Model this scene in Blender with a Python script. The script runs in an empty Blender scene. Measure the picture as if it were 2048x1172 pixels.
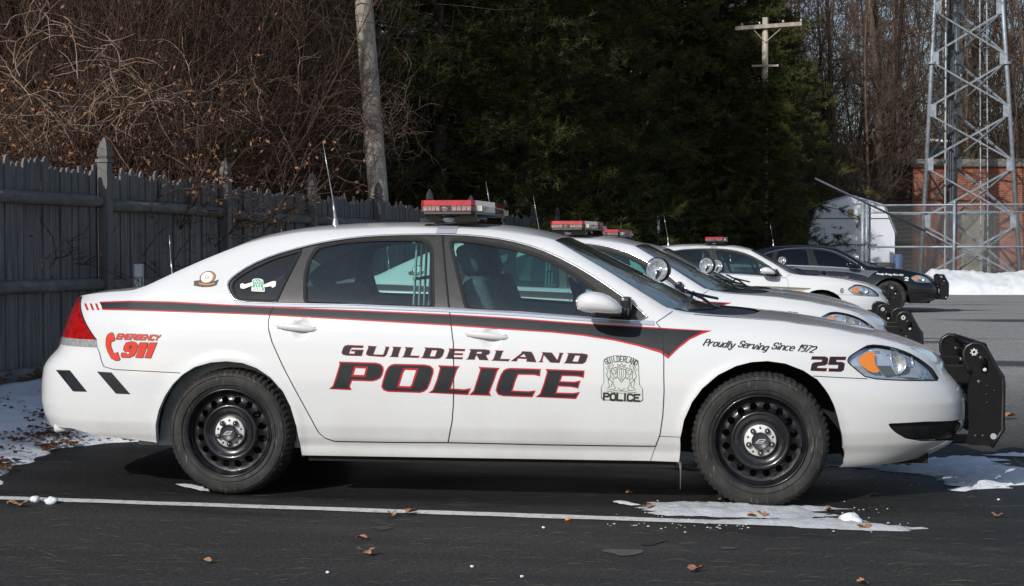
import bpy, bmesh, math, random
import numpy as np
from mathutils import Vector, Matrix
from mathutils.geometry import delaunay_2d_cdt
random.seed(7); RNG = np.random.default_rng(7)
S = bpy.context.scene; COL = S.collection; RAD = math.radians

# ---------------- camera, sky, sun, exposure ----------------
CX, CY, CZ, YAW, PITCH, FPX = 2.50841, -7.17946, 1.31348, 0.134809, 0.030355, 2800.0
cam = bpy.data.objects.new('camera', bpy.data.cameras.new('camera')); COL.objects.link(cam)
cam.location = (CX, CY, CZ); cam.rotation_euler = (math.pi/2 - PITCH, 0, YAW)
cam.data.sensor_width = 36; cam.data.lens = 36*FPX/2048; cam.data.clip_end = 2000; cam.data.clip_start = .05
S.camera = cam
SUN_TRAVEL = Vector((0.52, 1.0, -0.69)).normalized()
w = bpy.data.worlds.new('World'); S.world = w; w.use_nodes = True
nt = w.node_tree; bg = nt.nodes['Background']; sky = nt.nodes.new('ShaderNodeTexSky'); sky.sky_type = 'NISHITA'
sky.sun_disc = False; to_sun = -SUN_TRAVEL
sky.sun_elevation = math.asin(to_sun.z); sky.sun_rotation = math.atan2(to_sun.x, to_sun.y)
nt.links.new(sky.outputs[0], bg.inputs[0]); bg.inputs[1].default_value = 0.10
sl = bpy.data.lights.new('sun', 'SUN'); sl.energy = 3.7; sl.angle = RAD(.55); sl.color = (1, .97, .93)
so = bpy.data.objects.new('sun', sl); COL.objects.link(so); so.rotation_euler = SUN_TRAVEL.to_track_quat('-Z', 'Y').to_euler(); so.location = (-20, -40, 30)
S.view_settings.view_transform = 'Standard'; S.view_settings.look = 'None'; S.view_settings.exposure = 0.0; S.view_settings.gamma = 1
S.cycles.max_bounces = 8; S.cycles.transparent_max_bounces = 16; S.cycles.glossy_bounces = 4; S.cycles.diffuse_bounces = 3

# ---------------- photo geometry helpers (numpy) ----------------
_f = np.array([-math.sin(YAW)*math.cos(PITCH), math.cos(YAW)*math.cos(PITCH), -math.sin(PITCH)])
_r = np.array([math.cos(YAW), math.sin(YAW), 0.]); _u = np.cross(_r, _f); CAM = np.array([CX, CY, CZ])
def ray(px, py):
    px = np.asarray(px, float)[..., None]; py = np.asarray(py, float)[..., None]
    return _f + _r*(px-1024)/FPX - _u*(py-586)/FPX
def atY(px, py, Y):
    d = ray(px, py); return CAM + d*((np.asarray(Y, float)-CY)/d[..., 1])[..., None]
def atZ(px, py, Z=0.):
    d = ray(px, py); return CAM + d*((Z-CZ)/d[..., 2])[..., None]
def atD(px, py, D):
    return CAM + ray(px, py)*D
def lin(tab, x): 
    t = np.array(tab, float); return np.interp(x, t[:, 0], t[:, 1])
class Tab:
    """smoothed lookup table"""
    def __init__(s, pts, sig=.02, n=1600):
        t = np.array(pts, float); a, b = t[0, 0]-.4, t[-1, 0]+.4; s.x = np.linspace(a, b, n)
        y = np.interp(s.x, t[:, 0], t[:, 1]); m = t
        y = np.where(s.x < m[0, 0], m[0, 1]+(s.x-m[0, 0])*(m[1, 1]-m[0, 1])/(m[1, 0]-m[0, 0]), y)
        y = np.where(s.x > m[-1, 0], m[-1, 1]+(s.x-m[-1, 0])*(m[-1, 1]-m[-2, 1])/(m[-1, 0]-m[-2, 0]), y)
        h = (b-a)/(n-1); k = int(3*sig/h)+1; g = np.exp(-.5*(np.arange(-k, k+1)*h/sig)**2); g /= g.sum()
        yp = np.concatenate([y[0]+(y[1]-y[0])*np.arange(-k, 0), y, y[-1]+(y[-1]-y[-2])*np.arange(1, k+1)])
        s.y = np.convolve(yp, g, 'valid')
    def __call__(s, x): return np.interp(x, s.x, s.y)

# ---------------- objects ----------------
def tag(o, label=None, cat=None, group=None, kind=None):
    if label: o['label'] = label
    if cat: o['category'] = cat
    if group: o['group'] = group
    if kind: o['kind'] = kind
    return o
def empty(name, loc=(0, 0, 0), rz=0.):
    o = bpy.data.objects.new(name, None); COL.objects.link(o); o.location = loc; o.rotation_euler = (0, 0, rz); o.empty_display_size = .2; return o
def mk(name, V, F, mat=None, parent=None, smooth=False, normals=None, mi=None):
    me = bpy.data.meshes.new(name); me.from_pydata([tuple(map(float, v)) for v in V], [], [tuple(map(int, f)) for f in F])
    if mat is not None:
        for m in (mat if isinstance(mat, (list, tuple)) else [mat]): me.materials.append(m)
    if mi is not None: me.polygons.foreach_set('material_index', list(map(int, mi)))
    if smooth: me.polygons.foreach_set('use_smooth', [True]*len(me.polygons))
    me.update()
    if normals is not None:
        me.normals_split_custom_set_from_vertices([tuple(map(float, n)) for n in normals])
    o = bpy.data.objects.new(name, me); COL.objects.link(o); o.parent = parent; return o
class MB:
    """mesh collector"""
    def __init__(s): s.V = []; s.F = []; s.M = []; s.m = 0
    def add(s, V, F):
        b = len(s.V); s.V += [tuple(v) for v in V]; s.F += [tuple(i+b for i in f) for f in F]; s.M += [s.m]*len(F); return s
    def box(s, c, d, R=None):
        V = [(x*d[0]/2, y*d[1]/2, z*d[2]/2) for x in (-1, 1) for y in (-1, 1) for z in (-1, 1)]
        V = [Vector(c)+((R @ Vector(v)) if R else Vector(v)) for v in V]
        return s.add(V, [(0, 1, 3, 2), (4, 6, 7, 5), (0, 4, 5, 1), (2, 3, 7, 6), (0, 2, 6, 4), (1, 5, 7, 3)])
    def rbox(s, c, d, r=.02, seg=2, R=None):
        bm = bmesh.new(); bmesh.ops.create_cube(bm, size=1)
        for v in bm.verts: v.co = Vector((v.co.x*d[0], v.co.y*d[1], v.co.z*d[2]))
        bmesh.ops.bevel(bm, geom=bm.edges[:], offset=min(r, min(d)*.49), segments=seg, affect='EDGES', profile=.6)
        V = [Vector(c)+((R @ v.co) if R else v.co) for v in bm.verts]; F = [[v.index for v in f.verts] for f in bm.faces]
        bm.free(); return s.add(V, F)
    def tube(s, P, r, n=6, cap=True, r2=None):
        P = [Vector(p) for p in P]; k = len(P); r2 = r if r2 is None else r2; V = []; up = None
        for i, p in enumerate(P):
            t = (P[min(i+1, k-1)]-P[max(i-1, 0)]).normalized()
            if up is None: up = t.orthogonal().normalized()
            up = (up-t*up.dot(t)).normalized(); b = t.cross(up); rr = r+(r2-r)*i/(k-1) if k > 1 else r
            for j in range(n):
                a = 2*math.pi*j/n; V.append(p+(up*math.cos(a)+b*math.sin(a))*rr)
        F = [(i*n+j, i*n+(j+1) % n, (i+1)*n+(j+1) % n, (i+1)*n+j) for i in range(k-1) for j in range(n)]
        if cap: F += [tuple(range(n-1, -1, -1)), tuple((k-1)*n+j for j in range(n))]
        return s.add(V, F)
    def lathe(s, prof, n=48, axis='y', c=(0, 0, 0), close=False):
        V = []
        for r, h in prof:
            for j in range(n):
                a = 2*math.pi*j/n; x, z = r*math.cos(a), r*math.sin(a)
                V.append(Vector(c)+(Vector((x, h, z)) if axis == 'y' else Vector((x, z, h)) if axis == 'z' else Vector((h, x, z))))
        k = len(prof); F = [(i*n+j, (i+1)*n+j, (i+1)*n+(j+1) % n, i*n+(j+1) % n) for i in range(k-1) for j in range(n)]
        return s.add(V, F)
    def ell(s, c, d, n=12, R=None):
        V = []; F = []
        for i in range(n+1):
            th = math.pi*i/n
            for j in range(2*n):
                a = math.pi*j/n; v = Vector((d[0]*math.sin(th)*math.cos(a), d[1]*math.sin(th)*math.sin(a), d[2]*math.cos(th))); V.append(Vector(c)+((R @ v) if R else v))
        for i in range(n):
            for j in range(2*n): F.append((i*2*n+j, (i+1)*2*n+j, (i+1)*2*n+(j+1) % (2*n), i*2*n+(j+1) % (2*n)))
        return s.add(V, F)
    def build(s, name, mat, parent=None, smooth=False): return mk(name, s.V, s.F, mat, parent, smooth, mi=s.M if isinstance(mat, (list, tuple)) else None)

# ---------------- materials ----------------
def newmat(name):
    m = bpy.data.materials.new(name); m.use_nodes = True; return m, m.node_tree, m.node_tree.nodes['Principled BSDF']
def N(nt, t, **k):
    n = nt.nodes.new('ShaderNode'+t)
    for a, b in k.items(): setattr(n, a, b)
    return n
def coords(nt, obj=True, scale=(1, 1, 1)):
    tc = N(nt, 'TexCoord'); mp = N(nt, 'Mapping'); mp.inputs['Scale'].default_value = scale
    nt.links.new(tc.outputs['Object'] if obj else N(nt, 'NewGeometry').outputs['Position'], mp.inputs[0]); return mp.outputs[0]
def noise(nt, co, scale, detail=4, rough=.55):
    n = N(nt, 'TexNoise'); n.inputs['Scale'].default_value = scale; n.inputs['Detail'].default_value = detail; n.inputs['Roughness'].default_value = rough
    nt.links.new(co, n.inputs['Vector']); return n.outputs['Fac']
def ramp(nt, fac, stops):
    r = N(nt, 'ValToRGB'); e = r.color_ramp.elements
    while len(e) < len(stops): e.new(.5)
    for i, (p, c) in enumerate(stops):
        e[i].position = p; e[i].color = (*(c if hasattr(c, '__len__') else (c, c, c)), 1)
    nt.links.new(fac, r.inputs[0]); return r.outputs[0]
def mix(nt, fac, a, b, mode='MIX'):
    m = N(nt, 'Mix', data_type='RGBA', blend_type=mode)
    for s, v in ((m.inputs[0], fac), (m.inputs[6], a), (m.inputs[7], b)):
        if hasattr(v, 'node'): nt.links.new(v, s)
        elif isinstance(v, (int, float)): s.default_value = v if s == m.inputs[0] else (v, v, v, 1)
        else: s.default_value = (*v, 1)
    return m.outputs[2]
def bump(nt, b, h, strength=.3, dist=.01):
    n = N(nt, 'Bump'); n.inputs['Strength'].default_value = strength; n.inputs['Distance'].default_value = dist
    nt.links.new(h, n.inputs['Height']); nt.links.new(n.outputs[0], b.inputs['Normal'])
def simple(name, col, rough=.5, metal=0., var=0., vs=8., bmp=0., spec=.5, coat=0.):
    m, nt, b = newmat(name); b.inputs['Base Color'].default_value = (*col, 1); b.inputs['Roughness'].default_value = rough
    b.inputs['Metallic'].default_value = metal; b.inputs['Specular IOR Level'].default_value = spec; b.inputs['Coat Weight'].default_value = coat; b.inputs['Coat Roughness'].default_value = .05
    if var or bmp:
        co = coords(nt); n = noise(nt, co, vs)
        if var: nt.links.new(ramp(nt, n, [(.3, tuple(c*(1-var) for c in col)), (.7, tuple(min(1, c*(1+var)) for c in col))]), b.inputs['Base Color'])
        if bmp: bump(nt, b, n, bmp, .005)
    return m
def paint(name, col, dirt=(.42, .40, .36), amt=1.):
    m, nt, b = newmat(name); co = coords(nt); b.inputs['Roughness'].default_value = .22; b.inputs['Coat Weight'].default_value = .7; b.inputs['Coat Roughness'].default_value = .04
    sx = N(nt, 'SeparateXYZ'); nt.links.new(co, sx.inputs[0])
    n1 = noise(nt, co, 2.2, 6, .65); n2 = noise(nt, co, 60, 3)
    mr = N(nt, 'MapRange'); nt.links.new(sx.outputs[2], mr.inputs[0]); mr.inputs[1].default_value = .62; mr.inputs[2].default_value = .2
    mu = N(nt, 'Math', operation='MULTIPLY'); nt.links.new(mr.outputs[0], mu.inputs[0]); nt.links.new(ramp(nt, n1, [(.3, .15), (.7, .75*amt)]), mu.inputs[1])
    c = mix(nt, mu.outputs[0], col, dirt); c = mix(nt, ramp(nt, n2, [(.55, 0.), (.8, .10*amt)]), c, dirt); c = mix(nt, ramp(nt, noise(nt, co, 1.1, 3), [(.4, 0.), (.75, .08*amt)]), c, dirt)
    nt.links.new(c, b.inputs['Base Color'])
    nt.links.new(ramp(nt, mu.outputs[0], [(0, .2), (.4, .5)]), b.inputs['Roughness'])
    return m
def glass(name, tint, gl=(1, 1, 1), ior=1.5, rough=.01, dirt=0.):
    m = bpy.data.materials.new(name); m.use_nodes = True; nt = m.node_tree; nt.nodes.clear()
    t = N(nt, 'BsdfTransparent'); t.inputs[0].default_value = (*tint, 1); g = N(nt, 'BsdfGlossy'); g.inputs['Roughness'].default_value = rough; g.inputs[0].default_value = (*gl, 1)
    f0 = ((ior-1)/(ior+1))**2; lw = N(nt, 'LayerWeight'); lw.inputs[0].default_value = .5; pw = N(nt, 'Math', operation='POWER'); nt.links.new(lw.outputs['Facing'], pw.inputs[0]); pw.inputs[1].default_value = 5.; fr = N(nt, 'Math', operation='MULTIPLY_ADD'); nt.links.new(pw.outputs[0], fr.inputs[0]); fr.inputs[1].default_value = 1-f0; fr.inputs[2].default_value = f0; mx = N(nt, 'MixShader'); o = N(nt, 'OutputMaterial')
    nt.links.new(fr.outputs[0], mx.inputs[0]); nt.links.new(t.outputs[0], mx.inputs[1]); nt.links.new(g.outputs[0], mx.inputs[2]); out = mx.outputs[0]
    if dirt:
        d = N(nt, 'BsdfDiffuse'); d.inputs[0].default_value = (.5, .5, .48, 1); m2 = N(nt, 'MixShader'); co = coords(nt)
        nt.links.new(ramp(nt, noise(nt, co, 5, 6, .7), [(.35, dirt*.3), (.75, dirt)]), m2.inputs[0]); nt.links.new(out, m2.inputs[1]); nt.links.new(d.outputs[0], m2.inputs[2]); out = m2.outputs[0]
    nt.links.new(out, o.inputs[0]); return m
M = {}
M['white'] = paint('white_paint', (.675, .684, .692)); M['black'] = paint('black_paint', (.004, .004, .006), (.03, .03, .03), .15)
M['trim'] = simple('black_trim', (.028, .027, .026), .45, var=.25, vs=30); M['well'] = simple('wheel_well', (.008, .008, .008), .9, var=.4, vs=20)
M['gap'] = simple('panel_gap', (.012, .012, .012), .8); M['chrome'] = simple('chrome', (.75, .77, .8), .12, 1.)
M['glass'] = glass('side_glass', (.56, .80, .76), gl=(.85, 1, 1), ior=1.9, dirt=.02); M['dglass'] = glass('dark_glass', (.14, .19, .21), ior=1.8, dirt=.04); M['ws'] = glass('windshield_glass', (.48, .60, .60), ior=2.2, dirt=.08)
M['tglass'] = glass('tinted_glass', (.05, .06, .07), ior=1.7)
M['decal'] = simple('black_vinyl', (.014, .017, .021), .5, var=.2, vs=14, spec=.3); M['red'] = simple('red_vinyl', (.46, .014, .020), .45, spec=.3); M['dred'] = simple('dark_red_vinyl', (.30, .015, .02), .4)
M['orange'] = simple('orange_vinyl', (.62, .036, .018), .45, spec=.3); M['silver'] = simple('reflective_vinyl', (.58, .62, .58), .35); M['ink'] = simple('dark_ink', (.02, .022, .022), .5)
M['inkg'] = simple('grey_ink', (.11, .125, .12), .5); M['gold'] = simple('gold_vinyl', (.42, .22, .07), .4); M['brown'] = simple('brown_vinyl', (.05, .025, .012), .4); M['whitev'] = simple('white_vinyl', (.82, .82, .8), .4)
M['green'] = simple('green_vinyl', (.05, .36, .2), .4); M['strap'] = simple('grey_strap', (.36, .38, .42), .5)
M['plastic'] = simple('black_plastic', (.012, .012, .013), .35, var=.3, vs=25); M['cloth'] = simple('seat_cloth', (.10, .11, .12), .9, var=.3, vs=40); M['cage'] = simple('cage_metal', (.45, .47, .48), .35, .8)
M['lining'] = simple('interior_lining', (.32, .34, .33), .9, var=.2); M['steel'] = simple('rim_black', (.010, .010, .012), .28, 0, var=.5, vs=9, coat=.4)
M['hub'] = simple('hub_silver', (.62, .62, .61), .45, .0, var=.12, vs=40); M['lug'] = simple('lug_nut', (.20, .20, .19), .3, .9); M['capc'] = simple('cap_centre', (.045, .048, .055), .4)
M['amber'] = simple('amber_lens', (.95, .27, .015), .3, coat=1); M['refl'] = simple('reflector', (.62, .68, .78), .3, .55); M['clear'] = glass('clear_cover', (.93, .95, .96), ior=1.5)
M['redlens'] = simple('red_lens', (.34, .004, .004), .12, coat=1, var=.5, vs=26); M['whitelens'] = simple('reverse_lens', (.42, .43, .43), .15, .3, coat=1, var=.3, vs=60)
M['barred'] = simple('bar_red_lens', (.42, .006, .010), .12, coat=1, var=.35, vs=30); M['barclear'] = glass('bar_clear_lens', (.74, .62, .66), ior=1.5, dirt=.05); M['led'] = simple('led_reflector', (.75, .74, .70), .25, .9, var=.4, vs=60)
M['bulb'] = simple('spot_reflector', (.62, .64, .66), .18, .6, var=.45, vs=45); M['powder'] = simple('powder_coat', (.0055, .0055, .006), .42, var=.3, vs=50, spec=.3); M['trimsilver'] = simple('belt_trim', (.62, .67, .74), .28, .55)
M['rust'] = simple('tow_bracket', (.35, .16, .08), .7); M['antenna'] = simple('antenna_steel', (.55, .55, .55), .3, .8)
def tyremat():
    m, nt, b = newmat('tyre_rubber'); co = coords(nt); n = noise(nt, co, 9, 8, .7); n2 = noise(nt, co, 70, 4)
    sc = coords(nt, True, (60, 60, 8)); n3 = noise(nt, sc, 1.3, 3)
    c = mix(nt, ramp(nt, n, [(.42, 0.), (.72, .8)]), (.012, .0118, .0115), (.050, .048, .044)); c = mix(nt, ramp(nt, n3, [(.63, 0.), (.70, .5)]), c, (.17, .165, .16))
    nt.links.new(c, b.inputs['Base Color']); b.inputs['Roughness'].default_value = .72; bump(nt, b, n2, .3, .003); return m
M['tyre'] = tyremat()
# ---------------- car body surface (metric, x forward from rear hub, w half width, z up) ----------------
HALF = .926; XO = 1.4035
ZB = Tab([(-1.3, 1.06), (-.02, 1.04), (.24, 1.03), (.7, 1.024), (1.18, 1.006), (1.58, .987), (1.98, .958), (2.28, .94), (2.6, .925), (4., .92)], .05)
BP = Tab([(0., .80), (.16, .83), (.21, .878), (.235, .885), (.29, .888), (.305, .902), (.383, .922), (.46, .9255), (.62, .928), (.72, .924), (.82, .914), (.90, .898), (.97, .872), (1.03, .842), (1.1, .80)], .010)
ZC = Tab([(-1.35, .93), (-1.2, 1.0), (-1.08, 1.058), (-.992, 1.079), (-.871, 1.091), (-.75, 1.103), (-.62, 1.112), (-.56, 1.122), (-.47, 1.165), (-.345, 1.222), (-.211, 1.285), (-.173, 1.345-.035), (-.077, 1.376-.01), (.019, 1.403), (.114, 1.425), (.207, 1.442), (.301, 1.454), (.396, 1.463), (.581, 1.474), (.859, 1.479), (1.196, 1.470), (1.379, 1.462), (1.467, 1.453), (1.558, 1.439), (1.649, 1.416), (1.76, 1.389), (2.15, 1.198), (2.5, 1.02), (2.62, .992), (2.829, .970), (2.98, .954), (3.108, .937), (3.233, .919), (3.358, .895), (3.482, .869), (3.605, .838), (3.706, .802), (3.775, .765), (3.83, .718), (3.87, .69), (3.91, .676), (4.1, .665)], .018)
ZRs = Tab([(-1.35, .93), (-1.2, .985), (-1.08, 1.035), (-.992, 1.055), (-.871, 1.070), (-.75, 1.082), (-.62, 1.090), (-.579, 1.098), (-.507, 1.122), (-.345, 1.200), (-.211, 1.262), (-.12, 1.300), (0., 1.345), (.114, 1.377), (.3, 1.410), (.45, 1.422), (.859, 1.438), (1.196, 1.432), (1.379, 1.421), (1.467, 1.410), (1.558, 1.396), (1.649, 1.383), (1.716, 1.370), (2.03, 1.190), (2.33, 1.005), (2.42, .982), (2.55, .972), (2.707, .962), (2.936, .944), (3.166, .911), (3.391, .866), (3.538, .825), (3.618, .790), (3.69, .745), (3.77, .70), (3.85, .676), (3.95, .667), (4.1, .665)], .018)
RR = Tab([(-1.3, .05), (-.7, .07), (-.3, .05), (1.6, .05), (2.2, .04), (2.6, .09), (3.6, .09), (3.9, .03)], .05)
DXF = Tab([(.05, -.40), (.2, -.20), (.24, -.14), (.273, -.072), (.316, -.025), (.38, -.003), (.45, 0.), (.524, -.004), (.581, -.026), (.629, -.062), (.66, -.095), (.70, -.11), (.8, -.13), (1.1, -.3)], .012)
DXR = Tab([(.05, .12), (.28, .06), (.322, .047), (.379, .017), (.458, 0.), (.561, .001), (.656, .014), (.707, .051), (.765, .115), (.81, .125), (1.05, .21), (1.3, .3)], .012)
NF, NR = 3.0, 3.4; X0F, X0R = 2.25, -.10
def _arc(n, L):
    ph = np.linspace(0, math.pi/2, 6000); u = np.sin(ph)**(2/n); Fv = np.cos(ph)**(2/n)
    s = np.concatenate([[0], np.cumsum(np.hypot(L*np.diff(u), .9*np.diff(Fv)))]); return u, Fv, s
UF, FF, SF = _arc(NF, 1.7); UR, FR, SR = _arc(NR, 1.1)
XN, XR = 3.95, -1.28
for _ in range(25):   # push the plan curve out until the traced outline of nose and tail is touched
    for fr in (0, 1):
        L = (XN-X0F) if fr == 0 else (X0R-XR); u, Fv = (UF, FF) if fr == 0 else (UR, FR)
        x = X0F+u*L if fr == 0 else X0R-u*L; Y = HALF-.925*Fv; xr_ = atY(1930., 831., Y)[:, 0] if fr == 0 else atY(83.5, 790., Y)[:, 0]
        if fr == 0: XN -= np.max(x-xr_)
        else: XR -= np.min(x-xr_)
QMAX = X0F+SF[-1]; QMIN = X0R-SR[-1]
ARC = [(0., .345), (2.807, .352)]
CUPS = []
def Wprof(x, z):
    zb = ZB(x); t = np.clip((z-.55)/.4, 0, 1); zz = z+(1.03-zb)*t*t*(3-2*t)
    low = BP(zz); g = .842-.228*(np.clip(z-zb, 0, 1)/.40)**1.12
    W_ = np.where(z > zb, np.minimum(g, low+1), low); zr = ZRs(x); rr = RR(x); e = np.clip((z-(zr-rr))/rr, 0, 1.3); W_ = W_-.55*rr*e*e
    for ax, az in ARC:
        r = np.hypot(x-ax, z-az); W_ = W_+.010*np.exp(-((r-.39)/.03)**2)*(z < .8)
    for ex, ez, ra in CUPS:
        r2 = ((x-ex)**2+(z-ez)**2)/ra**2; W_ = W_-.016*np.clip(1-r2, 0, 1)**.8
    return W_
def xz2q(x, z):
    x = np.asarray(x, float); z = np.asarray(z, float); q = x.copy(); u = (x-X0F)/(XN+DXF(z)-X0F); q = np.where(u > 0, X0F+np.interp(u, UF, SF), q)
    u = (X0R-x)/(X0R-(XR+DXR(z))); return np.where(u > 0, X0R-np.interp(u, UR, SR), q)
def Pside(q, z):
    q = np.asarray(q, float); z = np.asarray(z, float)
    uf = np.interp(q-X0F, SF, UF); ff = np.interp(q-X0F, SF, FF); ur = np.interp(X0R-q, SR, UR); fr = np.interp(X0R-q, SR, FR)
    x = np.where(q > X0F, X0F+uf*(XN+DXF(z)-X0F), np.where(q < X0R, X0R-ur*(X0R-XR-DXR(z)), q)); k = np.where(q > X0F, ff, np.where(q < X0R, fr, 1.))
    return np.stack([x, Wprof(x, z)*k, z], -1)
def Nside(q, z):
    e = 2e-3; a = Pside(q+e, z)-Pside(q-e, z); b = Pside(q, z+e)-Pside(q, z-e); n = np.cross(a, b); n = n/np.maximum(1e-9, np.linalg.norm(n, axis=-1))[..., None]
    return n*np.sign(n[..., 1:2]+1e-12)   # outward = +w
def W_of(x, z): return Pside(xz2q(x, z), z)[..., 1]
def U(P):
    """photo outline points -> (x,z) on the near flank"""
    P = np.array(P, float); Y = np.full(len(P), .08)
    for _ in range(30):
        p = atY(P[:, 0], P[:, 1], Y); Y = .5*Y+.5*(HALF-W_of(p[:, 0], p[:, 2]))
    return p[:, [0, 2]]
def UQ(P):
    p = U(P); return np.stack([xz2q(p[:, 0], p[:, 1]), p[:, 1]], -1)
def ZR_q(q):
    z = np.full(np.shape(q), .95)
    for _ in range(30): z = .5*z+.5*ZRs(Pside(q, z)[..., 0])
    return z
def inpoly(P, poly):
    x, y = P[:, 0], P[:, 1]; c = np.zeros(len(P), bool); n = len(poly); j = n-1
    for i in range(n):
        xi, yi = poly[i]; xj, yj = poly[j]; m = ((yi > y) != (yj > y)); 
        with np.errstate(divide='ignore', invalid='ignore'): c ^= m & (x < (xj-xi)*(y-yi)/(yj-yi+1e-30)+xi)
        j = i
    return c
def resample(poly, h, closed=True):
    P = [np.array(p, float) for p in poly]; out = []
    for i in range(len(P) if closed else len(P)-1):
        a, b = P[i], P[(i+1) % len(P)]; k = max(1, int(np.linalg.norm(b-a)/h)); out += [a+(b-a)*t/k for t in range(k)]
    if not closed: out.append(P[-1])
    return np.array(out)
def rnd(poly, it=2, closed=True):
    """corner-cutting smooth"""
    P = np.array(poly, float)
    for _ in range(it):
        if closed: Q = np.roll(P, -1, 0); P = np.stack([.75*P+.25*Q, .25*P+.75*Q], 1).reshape(-1, 2)
        else: a, b = P[:-1], P[1:]; P = np.vstack([P[:1], np.stack([.75*a+.25*b, .25*a+.75*b], 1).reshape(-1, 2), P[-1:]])
    return P
def near_edges(G, polys, h):
    bad = np.zeros(len(G), bool)
    for P in polys:
        for i in range(0, len(P), 1):
            bad |= ((G[:, 0]-P[i, 0])**2+(G[:, 1]-P[i, 1])**2) < h*h
    return bad
def cdt(polys, grid, closed=None):
    V = []; E = []
    for k, P in enumerate(polys):
        b = len(V); n = len(P); V += [Vector((float(a[0]), float(a[1]))) for a in P]; c = closed[k] if closed else True
        E += [(b+i, b+(i+1) % n) for i in range(n if c else n-1)]
    V += [Vector((float(a[0]), float(a[1]))) for a in grid]
    r = delaunay_2d_cdt(V, E, [], 0, 1e-6); v = np.array([(a.x, a.y) for a in r[0]]); f = np.array([t for t in r[2]]); return v, f
def compact(v, f):
    u, inv = np.unique(f, return_inverse=True); return v[u], inv.reshape(f.shape)
def Ltab(P, s): # near (s=-1) or far (+1) flank, local coords
    Q = np.array(P, float).copy(); Q[:, 0] -= XO; Q[:, 1] *= s; return Q
def flank(name, v, f, off, mat, parent, side=-1, extra=None):
    """lift domain mesh to the flank; side -1 near, +1 far"""
    v, f = compact(v, f); P = Pside(v[:, 0], v[:, 1]); n = Nside(v[:, 0], v[:, 1]); P = P+n*off
    ori = np.cross(P[f[:, 1]]-P[f[:, 0]], P[f[:, 2]]-P[f[:, 0]]); flip = (ori*n[f[:, 0]]).sum(1)*(1) < 0
    f = f.copy(); f[flip] = f[flip][:, ::-1]; Q = Ltab(P, side); nn = n.copy(); nn[:, 1] *= side
    if side < 0: f = f[:, ::-1]
    return Q, f, nn
def flank_obj(name, v, f, off, mat, parent, side=-1): 
    Q, F, nn = flank(name, v, f, off, mat, parent, side); return mk(name, Q, F, mat, parent, True, nn)
def merge(parts, weld=0.):
    V = []; F = []; Nn = []; b = 0
    for Q, f, n in parts: V.append(Q); F += [tuple(np.array(t)+b) for t in f]; Nn.append(n); b += len(Q)
    V = np.vstack(V); Nn = np.vstack(Nn)
    if weld:
        key = {}; mp = []; keep = []
        for i, k in enumerate(map(tuple, np.round(V/weld).astype(int))):
            if k not in key: key[k] = len(keep); keep.append(i)
            mp.append(key[k])
        V = V[keep]; Nn = Nn[keep]; F = [tuple(mp[i] for i in t) for t in F]; F = [t for t in F if len(set(t)) == 3]
    return V, F, Nn

# ---- outlines traced on the photo (px), lifted onto the flank ----
ARCH_R = [(313, 890), (313, 884), (311, 853), (317, 821), (329, 793), (345, 769), (365, 749), (389, 734), (421, 725), (453, 722.5), (485, 726), (513, 736), (541, 755), (565, 781), (581, 813), (593, 853), (601, 890), (605, 914)]
ARCH_F = [(1358, 926), (1360, 877), (1368, 840), (1384, 804), (1404, 777), (1436, 750), (1472, 732), (1503, 724), (1535, 722), (1571, 727), (1607, 741), (1635, 759), (1653, 782), (1669, 813), (1680, 854), (1685, 895), (1687, 926)]
DLO = [(455, 566), (459, 583), (472, 604.5), (551, 607), (716, 610), (894, 618), (1044, 626), (1198, 638), (1306, 644), (1260, 604), (1198, 560), (1137, 524), (1075, 496), (1014, 480), (952, 472), (882, 469), (778, 470.6), (716, 474.6), (655, 483), (607, 493.6), (547, 510.5), (501, 530.5), (468, 552)]
G1 = [(463, 569), (466, 583), (475, 597), (552, 601), (604, 500), (547, 517), (503, 537), (472, 556)]
G2 = [(612, 604), (612, 552), (617, 528), (628, 505), (640, 494), (686, 484.5), (735, 480.5), (790, 479), (845, 480), (857, 488), (861, 503), (864, 613)]
G3 = [(935, 616), (902, 480), (952, 484), (1014, 494.5), (1075, 512), (1120, 533), (1160, 559), (1190, 583), (1196, 600), (1196, 634), (1100, 629)]
RDOOR = [(607, 492), (551, 607), (541, 626), (536.5, 643), (537.5, 660), (544, 684), (569, 739), (622, 837), (637.6, 865), (650, 875.6), (669, 882), (780, 884), (896, 884.5), (904, 844), (906.6, 809), (907.6, 745.5), (906.6, 686), (901, 640), (884, 469), (884, 460), (607, 480)]
FDOOR = [(896, 884.5), (904, 844), (906.6, 809), (907.6, 745.5), (906.6, 686), (901, 640), (884, 469), (884, 460), (1075, 480), (1330, 648), (1312, 645), (1321, 656.5), (1325.5, 675), (1327.5, 721), (1328, 781), (1325.5, 830), (1320, 868.5), (1311, 892)]
HEADL = [(1695, 720), (1700, 712), (1722, 698), (1739, 689.5), (1770, 692), (1800, 699.5), (1829, 712), (1855, 730), (1868, 742), (1880, 760.5), (1850, 761), (1797, 760.5), (1735, 756.5), (1715, 741), (1697, 726)]
AMBER = [(1718, 719), (1726, 709), (1738, 704), (1751, 703.5), (1749, 716), (1752, 728), (1761, 744), (1748, 745.5), (1738, 742), (1723, 730)]
FOG = [(1776, 847), (1850, 843), (1919, 839.5), (1919, 878), (1888, 881), (1843, 882.5), (1811, 877), (1790, 865), (1780, 855)]
UAR, UAF = UQ(ARCH_R), UQ(ARCH_F)
UAR = np.vstack([[UAR[0, 0], .05], UAR, [UAR[-1, 0], .05]]); UAF = np.vstack([[UAF[0, 0], .05], UAF, [UAF[-1, 0], .05]])
RS = lambda q, h, it: rnd(resample(q, h), it)
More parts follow.
